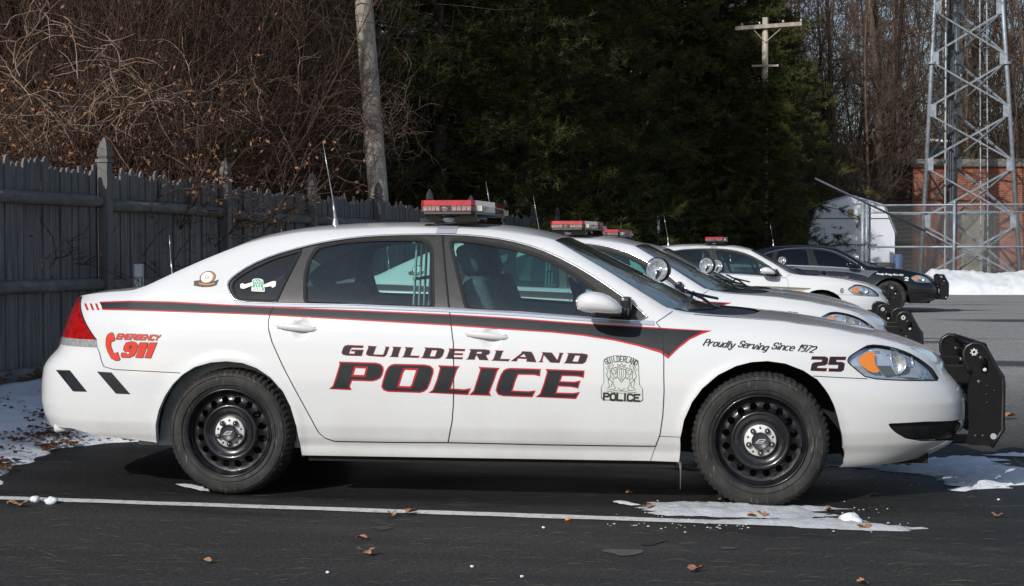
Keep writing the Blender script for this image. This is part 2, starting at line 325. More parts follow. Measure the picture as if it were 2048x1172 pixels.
UDLO = rnd(UQ(DLO), 1); UG = [RS(UQ(g), .05, 2) for g in (G1, G2, G3)]; URD, UFD = UQ(RDOOR), UQ(FDOOR); UH = rnd(UQ(HEADL), 1); UAM = RS(UQ(AMBER), .02, 2); UFOG = RS(UQ(FOG), .03, 2)
a_ = UQ([(159, 594.5), (164, 594.5), (193, 679.5), (195.5, 694.5)]); 
UTL = np.array([[QMIN+.42, 1.03], [a_[0, 0], a_[0, 1]], a_[1], a_[2], a_[3], [QMIN+.20, a_[3, 1]], [QMIN+.24, a_[2, 1]]]); UTC = np.array([a_[2]+[.003, 0], a_[3]+[.01, -.01], [QMIN+.1, a_[3, 1]-.01], [QMIN+.1, a_[2, 1]]])
CUPS += [(float(c[0]), float(c[1]), .043) for c in U([(604, 657), (983, 674)])]
bs = UQ([(1600, 750.5), (1735, 757.5), (1800, 761), (1880, 761)])
UFB = np.vstack([[UAF[5, 0], bs[0, 1]], bs, [bs[-1, 0]+.04, .655], [QMAX+.2, .655], [QMAX+.2, -.1], [UAF[8, 0], -.1]])
rs = UQ([(122, 695.5), (195, 695.5), (208, 733), (228, 738.6), (300, 742.5), (361, 746)])
URB = np.vstack([[QMIN-.2, rs[0, 1]], rs, [UAR[8, 0], rs[-1, 1]], [UAR[8, 0], -.1], [QMIN-.2, -.1]])
_bx = np.array([-1.17, -.932, -.795, -.416, -.3, .40, .9, 2.247, 2.40, 2.5, 3.12, 3.27, 3.44, 3.555, 3.67, 3.76, 3.83]); _bz = np.array([.32, .335, .31, .276, .25, .221, .223, .229, .226, .215, .203, .200, .205, .214, .228, .245, .258])
qb = np.concatenate([[QMIN], xz2q(_bx, _bz), [QMAX]]); zbm = np.concatenate([[.32], _bz, [.26]])
def build_flank():
    top = np.linspace(QMIN, QMAX, 420); zt = ZR_q(top); bot = np.linspace(QMIN, QMAX, 300)
    sil = np.vstack([np.stack([bot, np.interp(bot, qb, zbm)], -1), np.stack([np.full(25, QMAX), np.linspace(.26, zt[-1], 27)[1:-1]], -1), np.stack([top, zt], -1)[::-1], np.stack([np.full(35, QMIN), np.linspace(zt[0], .32, 37)[1:-1]], -1)])
    polys = [sil]+[resample(p, .012) for p in (UAR, UAF, UDLO, *UG, UH, UTL, UTC, UFOG)]+[resample(p, .02) for p in (URD, UFD, UFB, URB)]
    cups = [np.stack([xz2q(ex+ra*np.cos(t), ez+ra*np.sin(t)), ez+ra*np.sin(t)], -1) for ex, ez, ra in CUPS for t in [np.linspace(0, 2*math.pi, 28)[:-1]]]
    polys += cups
    gx, gz = np.meshgrid(np.arange(QMIN+.015, QMAX, .03), np.arange(.2, 1.5, .022)); gx = gx+(np.arange(gx.shape[0]) % 2)[:, None]*.015; G = np.stack([gx.ravel(), gz.ravel()], -1)
    for ex, ez, ra in CUPS:
        t = np.linspace(0, 2*math.pi, 20)[:-1]
        for k in (.3, .6, .82): G = np.vstack([G, np.stack([ex+ra*k*np.cos(t), ez+ra*k*np.sin(t)], -1)])
    G = G[inpoly(G, sil)]; G = G[~near_edges(G, polys, .008)]
    v, f = cdt(polys, G); c = v[f].mean(1); lab = np.full(len(f), 'body', dtype='<U8'); ins = inpoly(c, sil)
    for nm, P in (('rb', URB), ('fb', UFB), ('rd', URD), ('fd', UFD), ('fog', UFOG), ('head', UH), ('tail', UTL), ('frame', UDLO), ('g1', UG[0]), ('g2', UG[1]), ('g3', UG[2]), ('void', UAR), ('void', UAF)): lab[inpoly(c, np.array(P))] = nm
    lab[(lab == 'tail') & inpoly(c, UTC)] = 'tailc'; lab[~ins] = 'void'; return v, f, lab
FV, FFc, FL = build_flank()

# ---- top skin: (q, v) with v in -1..1 ----
CROWN = Tab([(-1.4, 2.2), (-.6, 2.2), (.2, 3.2), (1.5, 3.2), (1.8, 2.2), (2.5, 2.0), (3., 2.4), (4.1, 2.4)], .05)
def Ptop(q, v):
    z0 = ZR_q(q); P = Pside(q, z0); x, wv = P[..., 0], P[..., 1]; zc = np.maximum(ZC(x), z0+.001)
    return np.stack([x, v*wv, zc-(zc-z0)*np.abs(v)**CROWN(x)], -1)
def Ntop(q, v):
    e = 2e-3; a = Ptop(q+e, v)-Ptop(q-e, v); b = Ptop(q, v+e)-Ptop(q, v-e); n = np.cross(a, b); n = n/np.maximum(1e-9, np.linalg.norm(n, axis=-1))[..., None]; n = n*np.sign(n[..., 2:3]+1e-9)
    k = np.clip((np.abs(v)-.9)/.1, 0, 1)[..., None]; ns = Nside(q, ZR_q(q)); ns[..., 1] *= np.sign(v+1e-9); n = n*(1-.5*k)+ns*.5*k; return n/np.linalg.norm(n, axis=-1)[..., None]
def xq(x, z=.97): return float(xz2q(np.array([x]), np.array([z]))[0])
def curve_x(tab, n=25): # x as function of |v| -> domain polyline from v=-1..1
    return [(float(np.interp(abs(t), [a for a, _ in tab], [b for _, b in tab])), t) for t in np.linspace(-1, 1, n)]
def band(t0, t1, vm):   # region polygon between two cross curves, |v|<=vm
    A = [(xq(x, float(ZRs(x))), t*vm) for x, t in curve_x(t0)]; B = [(xq(x, float(ZRs(x))), t*vm) for x, t in curve_x(t1)]; return np.array(A+B[::-1])
WS = band([(0, 1.765), (1, 1.722)], [(0, 2.62), (.5, 2.56), (.8, 2.46), (1, 2.33)], .965)
CO = band([(0, 2.62), (.5, 2.56), (.8, 2.46), (1, 2.33)], [(0, 2.84), (.5, 2.80), (.8, 2.72), (.93, 2.58), (1, 2.36)], .95)
HO = band([(0, 2.84), (.5, 2.80), (.8, 2.72), (.93, 2.58), (1, 2.40)], [(0, 4.6), (1, 4.6)], .985)
HO = np.array([(q if t < QMAX*2 else QMAX, t) for q, t in HO]); HO[:, 0] = np.minimum(HO[:, 0], QMAX+.5)
RW = band([(0, .02), (.7, .0), (1, -.06)], [(0, -.60), (.7, -.56), (1, -.47)], .93)
TK = band([(0, -.64), (.7, -.60), (1, -.56)], [(0, -1.6), (1, -1.6)], .93)
def build_top():
    sv = .8; n = 420; qs = np.linspace(QMIN, QMAX, n); sil = np.vstack([np.stack([qs, -np.ones(n)], -1), np.stack([qs, np.ones(n)], -1)[::-1]])
    polys = [sil]+[resample(p*[1, sv], .03)/[1, sv] for p in (WS, CO, HO, RW, TK)]; gx, gz = np.meshgrid(np.arange(QMIN+.02, QMAX, .04), np.linspace(-.97, .97, 39)); G = np.stack([gx.ravel(), gz.ravel()], -1)
    G = G[~near_edges(G, polys, .012)]; v, f = cdt(polys, G); c = v[f].mean(1); lab = np.full(len(f), 'body', dtype='<U8')
    for nm, P in (('co', CO), ('ho', HO), ('tk', TK), ('rw', RW), ('ws', WS)): lab[inpoly(c, P)] = nm
    lab[~inpoly(c, sil)] = 'void'; return v, f, lab
TV, TF, TL = build_top()
def top_part(lab, off=0.):
    f = TF[TL == lab]; v, f = compact(TV, f); P = Ptop(v[:, 0], v[:, 1]); n = Ntop(v[:, 0], v[:, 1]); P = P+n*off; P[:, 0] -= XO
    ori = np.cross(P[f[:, 1]]-P[f[:, 0]], P[f[:, 2]]-P[f[:, 0]]); fl = (ori*n[f[:, 0]]).sum(1) < 0; f = f.copy(); f[fl] = f[fl][:, ::-1]
    # weld points that share a place at the very tip of nose and tail is not needed
    return P, f, n
def lift(P2, off):
    """px points -> local 3D on the near flank"""
    q = UQ(P2); P = Pside(q[:, 0], q[:, 1])+Nside(q[:, 0], q[:, 1])*off; return Ltab(P, -1)
def on(q, off=0., side=-1):
    q = np.array(q, float); P = Pside(q[:, 0], q[:, 1])+Nside(q[:, 0], q[:, 1])*off; return Ltab(P, side)
# ---------------- lettering and vinyl ----------------
def area(P): return .5*sum(P[i][0]*P[(i+1) % len(P)][1]-P[(i+1) % len(P)][0]*P[i][1] for i in range(len(P)))
def inset(P, d):
    """grow (d>0) or shrink a simple polygon by mitred offset"""
    P = [np.array(p, float) for p in P]; sg = 1 if area(P) > 0 else -1; out = []; n = len(P)
    for i in range(n):
        a, b, c = P[i-1], P[i], P[(i+1) % n]; u = b-a; w_ = c-b; u = u/np.linalg.norm(u); w_ = w_/np.linalg.norm(w_)
        n1 = np.array([u[1], -u[0]])*sg; n2 = np.array([w_[1], -w_[0]])*sg; m = n1+n2; L = m@m; m = m*2/max(L, .9)
        out.append(b+m*d/1.)
    return out
def tri_px(outer, holes, h=9.):
    P = [resample(outer, h)]+[resample(x, h) for x in holes]; o = np.array(outer); g = np.stack(np.meshgrid(np.arange(o[:, 0].min(), o[:, 0].max(), h), np.arange(o[:, 1].min(), o[:, 1].max(), h)), -1).reshape(-1, 2)
    g = g[inpoly(g, o)] if len(g) else g
    if len(g): g = g[~near_edges(g, P, h*.3)]
    v, f = cdt(P, g); c = v[f].mean(1); k = inpoly(c, o)
    for x in holes: k &= ~inpoly(c, np.array(x))
    return compact(v, f[k])
def decal(name, shapes, mat, off, parent, h=9.):
    """shapes: list of (outer, holes) in photo px, laid on the near flank"""
    parts = []
    for outer, holes in shapes:
        v, f = tri_px(outer, holes, h); q = UQ(v); parts.append(flank(name, q, f, off, None, None, -1))
    V, F, n = merge(parts); return mk(name, V, F, mat, parent, True, n)
GL = {'A': "00 26 40;12 32", 'C': "45 36 16 05 01 10 30 41", 'D': "00 06 26 45 41 20 00", 'E': "46 06 00 40;03 33", 'G': "45 36 16 05 01 10 30 41 43 23", 'I': "20 26", 'L': "06 00 40", 'M': "00 06 23 46 40", 'N': "00 06 40 46",
      'O': "10 01 05 16 36 45 41 30 10", 'P': "00 06 36 45 44 33 03", 'R': "00 06 36 45 44 33 03;23 40", 'S': "45 36 16 05 04 13 33 42 41 30 10 01", 'U': "06 01 10 30 41 46", 'Y': "06 23 46;23 20", '0': "10 01 05 16 36 45 41 30 10", '1': "14 26 20", '2': "05 16 36 45 44 00 40",
      '9': "43 23 13 04 05 16 36 45 41 30 10", '7': "06 46 10", '6': "45 36 16 05 01 10 30 41 42 33 13 02", 'r': "04 00;02 13 24 34", 'o': "10 01 03 14 24 33 31 20 10", 'u': "04 01 10 20 33;34 30", 'd': "36 30;33 24 14 03 01 10 20 31", 'l': "16 10", 'y': "04 11 20;34 2a 1b 0a", 'e': "02 32 33 24 14 03 01 10 30",
      'v': "04 10 20 34", 'i': "13 10;15 16", 'n': "04 00;03 14 24 33 30", 'g': "34 3a 2b 1b;33 24 14 03 01 10 20 31", 'c': "34 14 03 01 10 30", 'T': "06 46;26 20", 'V': "06 20 46", 'X': "00 46;06 40", ' ': ""}
NARROW = {'I': 1.6, 'i': 1.6, 'l': 1.9, '1': 3.2}
def stroke_text(s, p0, p1, hgt, wd, slant=0., adv=None, lower=3.6, brush=False):
    """returns quads in px; baseline from p0 to p1"""
    p0 = np.array(p0, float); p1 = np.array(p1, float); L = np.linalg.norm(p1-p0); t = (p1-p0)/L; nrm = np.array([t[1], -t[0]]); widths = [(2.4 if ch == ' ' else NARROW.get(ch, 4.0 if (ch.isupper() or ch.isdigit()) else lower)) for ch in s]
    gap = 1.35; tot = sum(widths)+gap*(len(s)-1); k = L/tot; x = 0; out = []
    for ch, wdt in zip(s, widths):
        base = 4. if (ch.isupper() or ch.isdigit()) else 3.
        for st in GL[ch].split(';'):
            if not st: continue
            pts = []
            for c in st.split():
                gy = {'a': -1, 'b': -2}.get(c[1], None); gy = int(c[1]) if gy is None else gy; gx = int(c[0])
                if ch in 'Iil1' : gx = (gx-(2 if ch in 'I' else 1))+wdt/2
                else: gx = gx*wdt/base
                pts.append(p0+t*((x+gx)*k+slant*gy/6*hgt)+nrm*(gy/6*hgt))
            for a, b in zip(pts[:-1], pts[1:]):
                d = b-a; d = d/max(1e-6, np.linalg.norm(d)); wq = wd*(.62+.75*abs(d[1])**1.5) if brush else wd; e = np.array([-d[1], d[0]])*wq/2; out.append([a-d*wd*.4-e, b+d*wd*.4-e, b+d*wd*.4+e, a-d*wd*.4+e])
        x += wdt+gap
    return out
def decal_quads(name, quads, mat, off, parent, side=-1):
    V = []; F = []; k = 0
    q = UQ(np.array(quads).reshape(-1, 2)); offs = off+np.repeat(np.arange(len(quads)) % 7, 4)*3e-5
    P = Pside(q[:, 0], q[:, 1])+Nside(q[:, 0], q[:, 1])*offs[:, None]; P = Ltab(P, side)
    return mk(name, P, [(4*i, 4*i+1, 4*i+2, 4*i+3) for i in range(len(quads))], mat, parent)
def Z3(P, ox=640, oy=680, s=7.062): return [(ox+x/s, oy+y/s) for x, y in P]
Z4 = lambda P: Z3(P, 900)
Z5 = lambda P: Z3(P, 1390, 650, 6.4)
Z6 = lambda P: Z3(P, 100, 580, 5.327)
POLICE = [
 (Z3(rnd([(268,303),(780,318),(850,332),(895,375),(902,420),(885,490),(855,540),(800,570),(740,585),(455,575),(425,650),(445,708),(125,693),(180,645),(225,510),(275,345)],0)), [Z3([(495,385),(660,392),(630,505),(458,500)])]),
 (Z3([(1060,335),(1480,345),(1560,362),(1605,405),(1605,460),(1560,600),(1520,690),(1470,730),(1410,747),(960,732),(895,710),(866,660),(880,590),(925,440),(965,375),(1010,345)]), [Z3([(1195,410),(1372,416),(1300,640),(1270,665),(1105,658),(1165,460)])]),
 (Z3([(1668,355),(1975,368),(1938,420),(1895,540),(1850,682),(2040,695),(2134,678),(2091,778),(1530,746),(1592,700),(1645,570),(1692,400)]), []),
 (Z4([(403,378),(705,393),(668,445),(630,560),(575,700),(560,740),(582,790),(268,776),(330,715),(380,560),(425,420)]), []),
 (Z4([(860,393),(1283,407),(1272,515),(1190,495),(965,490),(925,580),(885,712),(1100,722),(1212,712),(1165,808),(750,794),(675,772),(643,715),(665,620),(712,490),(755,425),(800,402)]), []),
 (Z4([(1345,408),(1902,430),(1890,535),(1800,515),(1585,508),(1560,580),(1760,588),(1845,570),(1812,685),(1720,665),(1532,655),(1505,740),(1740,747),(1835,732),(1780,834),(1206,806),(1270,755),(1320,620),(1368,450)]), [])]
GUILD = [
 (Z3([(390,68),(616,78),(608,114),(455,110),(438,122),(412,190),(484,192),(494,164),(435,160),(448,133),(618,137),(590,228),(370,220),(318,206),(303,180),(325,110),(350,80)]), []),
 (Z3([(672,80),(802,88),(785,120),(757,202),(893,206),(925,112),(918,92),(982,95),(945,205),(920,232),(890,240),(690,226),(652,208),(650,180),(682,110)]), []),
 (Z3([(1020,92),(1150,97),(1132,140),(1105,222),(1115,245),(975,238),(1005,220),(1035,120)]), []),
 (Z3([(1193,98),(1326,105),(1307,130),(1275,218),(1412,222),(1390,254),(1150,245),(1182,220),(1212,125)]), []),
 (Z3([(1468,103),(1700,112),(1750,127),(1758,155),(1732,225),(1695,260),(1640,268),(1418,256),(1450,232),(1490,125)]), [Z3([(1582,145),(1652,148),(1622,230),(1550,228)])]),
 (Z4([(-26,118),(215,126),(208,160),(70,156),(60,183),(187,187),(178,216),(57,212),(48,240),(187,243),(172,274),(-76,263),(-45,240),(-10,140)]), []),
 (Z4([(268,127),(500,131),(558,143),(568,175),(548,205),(510,216),(530,258),(550,289),(415,283),(375,216),(350,262),(360,279),(223,276),(255,250),(290,150)]), [Z4([(385,167),(452,170),(440,193),(372,190)])]),
 (Z4([(630,144),(760,149),(742,175),(710,265),(850,268),(825,303),(580,291),(612,268),(648,165)]), []),
 (Z4([(1020,157),(1150,164),(1180,210),(1222,316),(1075,307),(1085,270),(960,262),(943,304),(855,299),(900,265),(1000,190)]), [Z4([(1045,197),(1072,240),(985,236)])]),
 (Z4([(1284,169),(1440,177),(1515,280),(1545,195),(1538,178),(1606,181),(1585,215),(1547,326),(1415,319),(1325,217),(1305,290),(1319,316),(1243,313),(1275,290),(1310,185)]), []),
 (Z4([(1648,182),(1880,189),(1942,202),(1949,225),(1917,310),(1870,340),(1603,330),(1635,300),(1670,200)]), [Z4([(1766,220),(1836,222),(1805,305),(1732,302)])])]
NUM25 = [(Z5([(1495,400),(1665,402),(1700,418),(1705,440),(1695,495),(1665,518),(1575,525),(1560,548),(1692,552),(1678,595),(1475,586),(1492,498),(1525,476),(1618,470),(1628,446),(1484,443)]), []),
         (Z5([(1725,404),(1935,405),(1925,450),(1812,447),(1806,470),(1885,472),(1918,492),(1905,575),(1870,600),(1705,596),(1713,553),(1825,556),(1832,512),(1700,510)]), [])]
PHONE = Z6([(665,455),(680,470),(692,532),(680,546),(652,548),(650,600),(678,672),(697,676),(722,663),(748,738),(735,752),(700,752),(655,728),(618,660),(597,590),(600,510),(620,472),(645,458)])
N911 = [(Z6([(870,549),(915,559),(938,590),(925,650),(900,700),(850,720),(770,719),(757,700),(764,670),(812,672),(818,688),(842,685),(852,655),(800,656),(783,638),(790,600),(812,563)]), [Z6([(855,588),(877,592),(866,630),(838,628)])]),
        (Z6([(962,560),(1047,562),(990,724),(914,719),(948,622),(930,615)]), []), (Z6([(1067,562),(1142,563),(1075,726),(1010,721),(1046,625),(1028,620)]), [])]
STR_O = [(199,603.5),(260,601.5),(340,603),(440,608.5),(532,613),(716,620.5),(901,628.5),(1014,635),(1137,644.5),(1230,650.5),(1315,655),(1360,658),(1424,661.5),(1404,668),(1380,679),(1356,698),(1336,717.5),(1321,706),(1275,692),(1229,681.5),(1167,671.8),(1106,665.5),(1014,659.5),(901,651.5),(716,641),(532,630.5),(440,627.3),(340,624),(260,621),(205,620)]
STR_I = [(200,606),(260,604),(340,605.7),(440,611),(532,615.5),(716,623),(901,631),(1014,637.5),(1137,647),(1230,653),(1315,657.3),(1357,660),(1405,662.3),(1395,668),(1375,678),(1352,697),(1337,712),(1322,701),(1275,688.6),(1229,678.3),(1167,668.8),(1106,662.7),(1014,656.8),(901,648.8),(716,638.3),(532,628),(440,624.8),(340,621.5),(260,618.5),(206,617.4)]
def shield(cx, cy, w_, h_, g=0.):
    P = [(-.44,.5),(-.5,.46),(-.5,.22),(-.43,.12),(-.42,-.36),(-.34,-.44),(-.18,-.49),(0,-.5),(.18,-.49),(.34,-.44),(.42,-.36),(.43,.12),(.5,.22),(.5,.46),(.44,.5)]
    return [(cx+x*(w_+2*g)+y*.03*h_, cy+y*(h_+2*g)+x*.045*w_) for x, y in P][::-1]
def mapbox(P, cx, cy, w_, h_): return [(cx+x*w_, cy-y*h_+x*.045*w_) for x, y in P]
def strokes(L, wd):
    out = []
    for P in L:
        P = [np.array(p, float) for p in P]
        for a, b in zip(P[:-1], P[1:]):
            d = b-a; d = d/max(1e-6, np.linalg.norm(d)); e = np.array([-d[1], d[0]])*wd/2; out.append([a-d*wd*.3-e, b+d*wd*.3-e, b+d*wd*.3+e, a-d*wd*.3+e])
    return out
LION = [[(-.25,.2),(-.2,.05),(-.12,.0)],[(-.29,-.03),(-.22,-.1),(-.25,-.2)],[(-.33,.02),(-.31,-.06)],[(-.17,.12),(-.11,.15)],[(-.30,.30),(-.24,.33),(-.19,.28),(-.22,.22),(-.16,.16),(-.10,.20)],[(-.22,.22),(-.27,.14),(-.26,.02),(-.18,-.02),(-.10,.02)],[(-.26,.02),(-.32,-.08),(-.28,-.2),(-.34,-.24)],[(-.20,-.02),(-.2,-.14),(-.14,-.22),(-.19,-.25)],[(-.30,-.02),(-.36,.06),(-.32,.14),(-.37,.22)],[(-.24,.28),(-.3,.25),(-.27,.2)],[(-.24,.1),(-.15,.08),(-.12,.12)],[(-.3,.3),(-.33,.25),(-.29,.17),(-.24,.13)]]
def crest(par, cx, cy, w_, h_):
    L = [mapbox(P, cx, cy, w_, h_) for P in LION]+[mapbox([(-x, y) for x, y in P], cx, cy, w_, h_) for P in LION]
    L += [mapbox([(-.36,-.29),(-.2,-.31),(0,-.33),(.2,-.31),(.36,-.29)], cx, cy, w_, h_), mapbox([(-.3,-.25),(-.1,-.28),(.1,-.28),(.3,-.25)], cx, cy, w_, h_), mapbox([(-.1,.30),(-.08,.26),(.08,.26),(.1,.30),(.04,.28),(0,.32),(-.04,.28),(-.1,.30)], cx, cy, w_, h_), mapbox([(-.08,-.22),(0,-.27),(.08,-.22)], cx, cy, w_, h_)]
    return L
def vinyl_hero(door, fender, quarter):
    decal('stripe_border', [(STR_O, [])], M['red'], .0013, quarter, 12.); decal('stripe', [(STR_I, [])], M['decal'], .0021, quarter, 12.)
    decal('stripe_tick', [([(x, 607), (x+4.5, 607.2), (x+9.5, 620.5), (x+5, 620.3)], []) for x in (168.5, 179.5, 190)], M['red'], .0015, quarter)
    decal('bumper_chevron', [([(112, 740), (140, 740.5), (174.5, 783.5), (146.5, 782.8)], []), ([(194, 743), (223, 744.8), (261, 788.5), (232, 787.2)], [])], M['decal'], .0015, quarter)
    decal('lettering_border', [(o, [inset(h_, -1.6) for h_ in hs]) for o, hs in POLICE]+[(o, hs) for o, hs in GUILD], M['red'], .0013, door)
    decal('lettering', [(inset(o, -2.6), [inset(h_, 2.2) if len(h_) else h_ for h_ in hs]) for o, hs in POLICE]+[(inset(o, -.9), [inset(h_, .7) for h_ in hs]) for o, hs in GUILD], M['decal'], .0021, door)
    decal('number_border', NUM25, M['dred'], .0013, fender); decal('number', [(inset(o, -.8), hs) for o, hs in NUM25], M['decal'], .0021, fender)
    decal_quads('motto', stroke_text('Proudly', (1406.5, 690.5), (1465.5, 696), 12.5, 2.5, .52, brush=True, lower=3.9)+stroke_text('Serving', (1476, 693.5), (1532.5, 701), 12.5, 2.5, .52, brush=True, lower=3.9)+stroke_text('Since', (1543, 697.5), (1585, 701.5), 12.5, 2.5, .52, brush=True, lower=3.9)+stroke_text('1972', (1592, 701), (1626, 705.5), 13, 2.5, .52, brush=True, lower=3.9), M['ink'], .0016, fender)
    decal('phone_border', [(inset(PHONE, .8), [])]+[(inset(o, .8), []) for o, hs in N911], M['brown'], .0013, quarter)
    decal('phone_symbol', [(inset(PHONE, -.3), [])]+[(inset(o, -.3), hs) for o, hs in N911], M['orange'], .0021, quarter)
    decal_quads('emergency_border', stroke_text('EMERGENCY', (233, 677.6), (316.5, 680.3), 9.4, 3.6, .45), M['brown'], .0013, quarter)
    decal_quads('emergency_lettering', stroke_text('EMERGENCY', (233, 677.6), (316.5, 680.3), 9.4, 2.0, .45), M['orange'], .0022, quarter)
    cx, cy, w_, h_ = 1243, 756.5, 84, 91
    decal('badge_border', [(shield(cx, cy, w_, h_), [])], M['ink'], .0013, door); decal('badge', [(shield(cx, cy, w_, h_, -1.3), [])], M['silver'], .0021, door)
    q = []
    for i, ch in enumerate('GUILDERLAND'):
        t = (i-5)/5*.62; bx = cx+math.sin(t)*48-.5; by = cy-13-math.cos(t)*30+10; b = (bx-2.1*math.cos(t*.7), by-2.1*math.sin(t*.7)+(bx-cx)*.045); e = (bx+2.1*math.cos(t*.7), by+2.1*math.sin(t*.7)+(bx-cx)*.045); q += stroke_text(ch, b, e, 10.5, 1.5)
    q += strokes([mapbox([(x, .17), (x*.6, -.05)], cx, cy-1, w_, h_) for x in (-.05, 0, .05)]+[mapbox([(-.2, .2), (-.14, .24), (-.1, .2)], cx, cy, w_, h_), mapbox([(.2, .2), (.14, .24), (.1, .2)], cx, cy, w_, h_)], .8)
    q += strokes([[ (x, y) for x, y in P] for P in [mapbox([(-.1,.19),(-.1,.02),(0,-.1),(.1,.02),(.1,.19),(-.1,.19)], cx, cy-1, w_, h_)]], 1.2)+stroke_text('POLICE', (1207.5, 799), (1278.5, 802), 12.5, 4.)
    decal_quads('badge_lettering', q, M['ink'], .0029, door); decal_quads('badge_crest', strokes(crest(None, cx, cy, w_, h_), 1.25), M['inkg'], .0027, door)
    decal_quads('badge_crest', strokes([mapbox([(-.16,.22),(-.08,.24),(0,.22),(.08,.24),(.16,.22)], cx, cy, w_, h_)], 1.), M['red'], .0032, door)
    # round emblem with ribbon on the rear pillar, drawn as plain rings
    E = lambda cx, cy, a, b, r=0.: [(cx+a*math.cos(t)*math.cos(r)-b*math.sin(t)*math.sin(r), cy+a*math.cos(t)*math.sin(r)+b*math.sin(t)*math.cos(r)) for t in np.linspace(0, 2*math.pi, 33)[:-1]]
    ex, ey = 414.5, 555; decal('pillar_emblem_ribbon', [([(388, 562), (400, 560.5), (414, 565), (428, 562.5), (438, 559), (433, 570.5), (421, 574), (405, 574.5), (387.5, 571.5)], [])], M['brown'], .0013, quarter)
    decal('pillar_emblem_ring', [(E(ex+1, ey, 16.5, 12.2, -.35), [])], M['brown'], .0018, quarter); decal('pillar_emblem_gold', [(E(ex+1, ey, 14.8, 10.9, -.35), [E(ex-.5, ey, 10, 8.2, -.5)]), ([(397, 565), (414, 568.3), (431, 565.5), (428, 568.8), (414, 571), (399, 568.8)], [])], M['gold'], .0024, quarter)
    decal('pillar_emblem_face', [(E(ex-.5, ey, 12, 9.8, -.5), [])], M['whitev'], .0029, quarter); decal('pillar_emblem_centre', [(E(ex-.5, ey, 4.2, 3.6, 0), [])], M['gold'], .0034, quarter); decal('pillar_emblem_centre', [(E(ex-.5, ey, 2.4, 2.1, 0), [])], M['whitev'], .0039, quarter)
def window_sticker(par):
    cx, cy = 515.5, 569.5; decal('sticker_ribbon', [([(480, 568), (484, 565.5), (489, 568), (504, 563.5), (527, 568.5), (545, 561.5), (551.5, 562), (551, 571), (545, 575), (541, 571.5), (527, 574), (504, 570.5), (487, 577), (480.5, 575.5)], [])], M['whitev'], -.004, par)
    decal('sticker_border', [(shield(cx, cy, 26.5, 26), [])], M['whitev'], -.003, par); decal('sticker', [(shield(cx, cy, 26.5, 26, -1.6), [])], M['green'], -.0022, par)
    decal_quads('sticker_lettering', stroke_text('POLICE', (505.5, 580), (524.5, 580), 4.6, 1.3)+strokes([[(509, 566), (511, 572), (509, 576)], [(522, 566), (520, 572), (522, 576)], [(513, 575), (518, 575)], [(513, 565), (515.5, 573), (518, 565)]], 1.2)+stroke_text('GUILD', (508, 564), (523, 564), 3.2, .8), M['whitev'], -.0012, par)
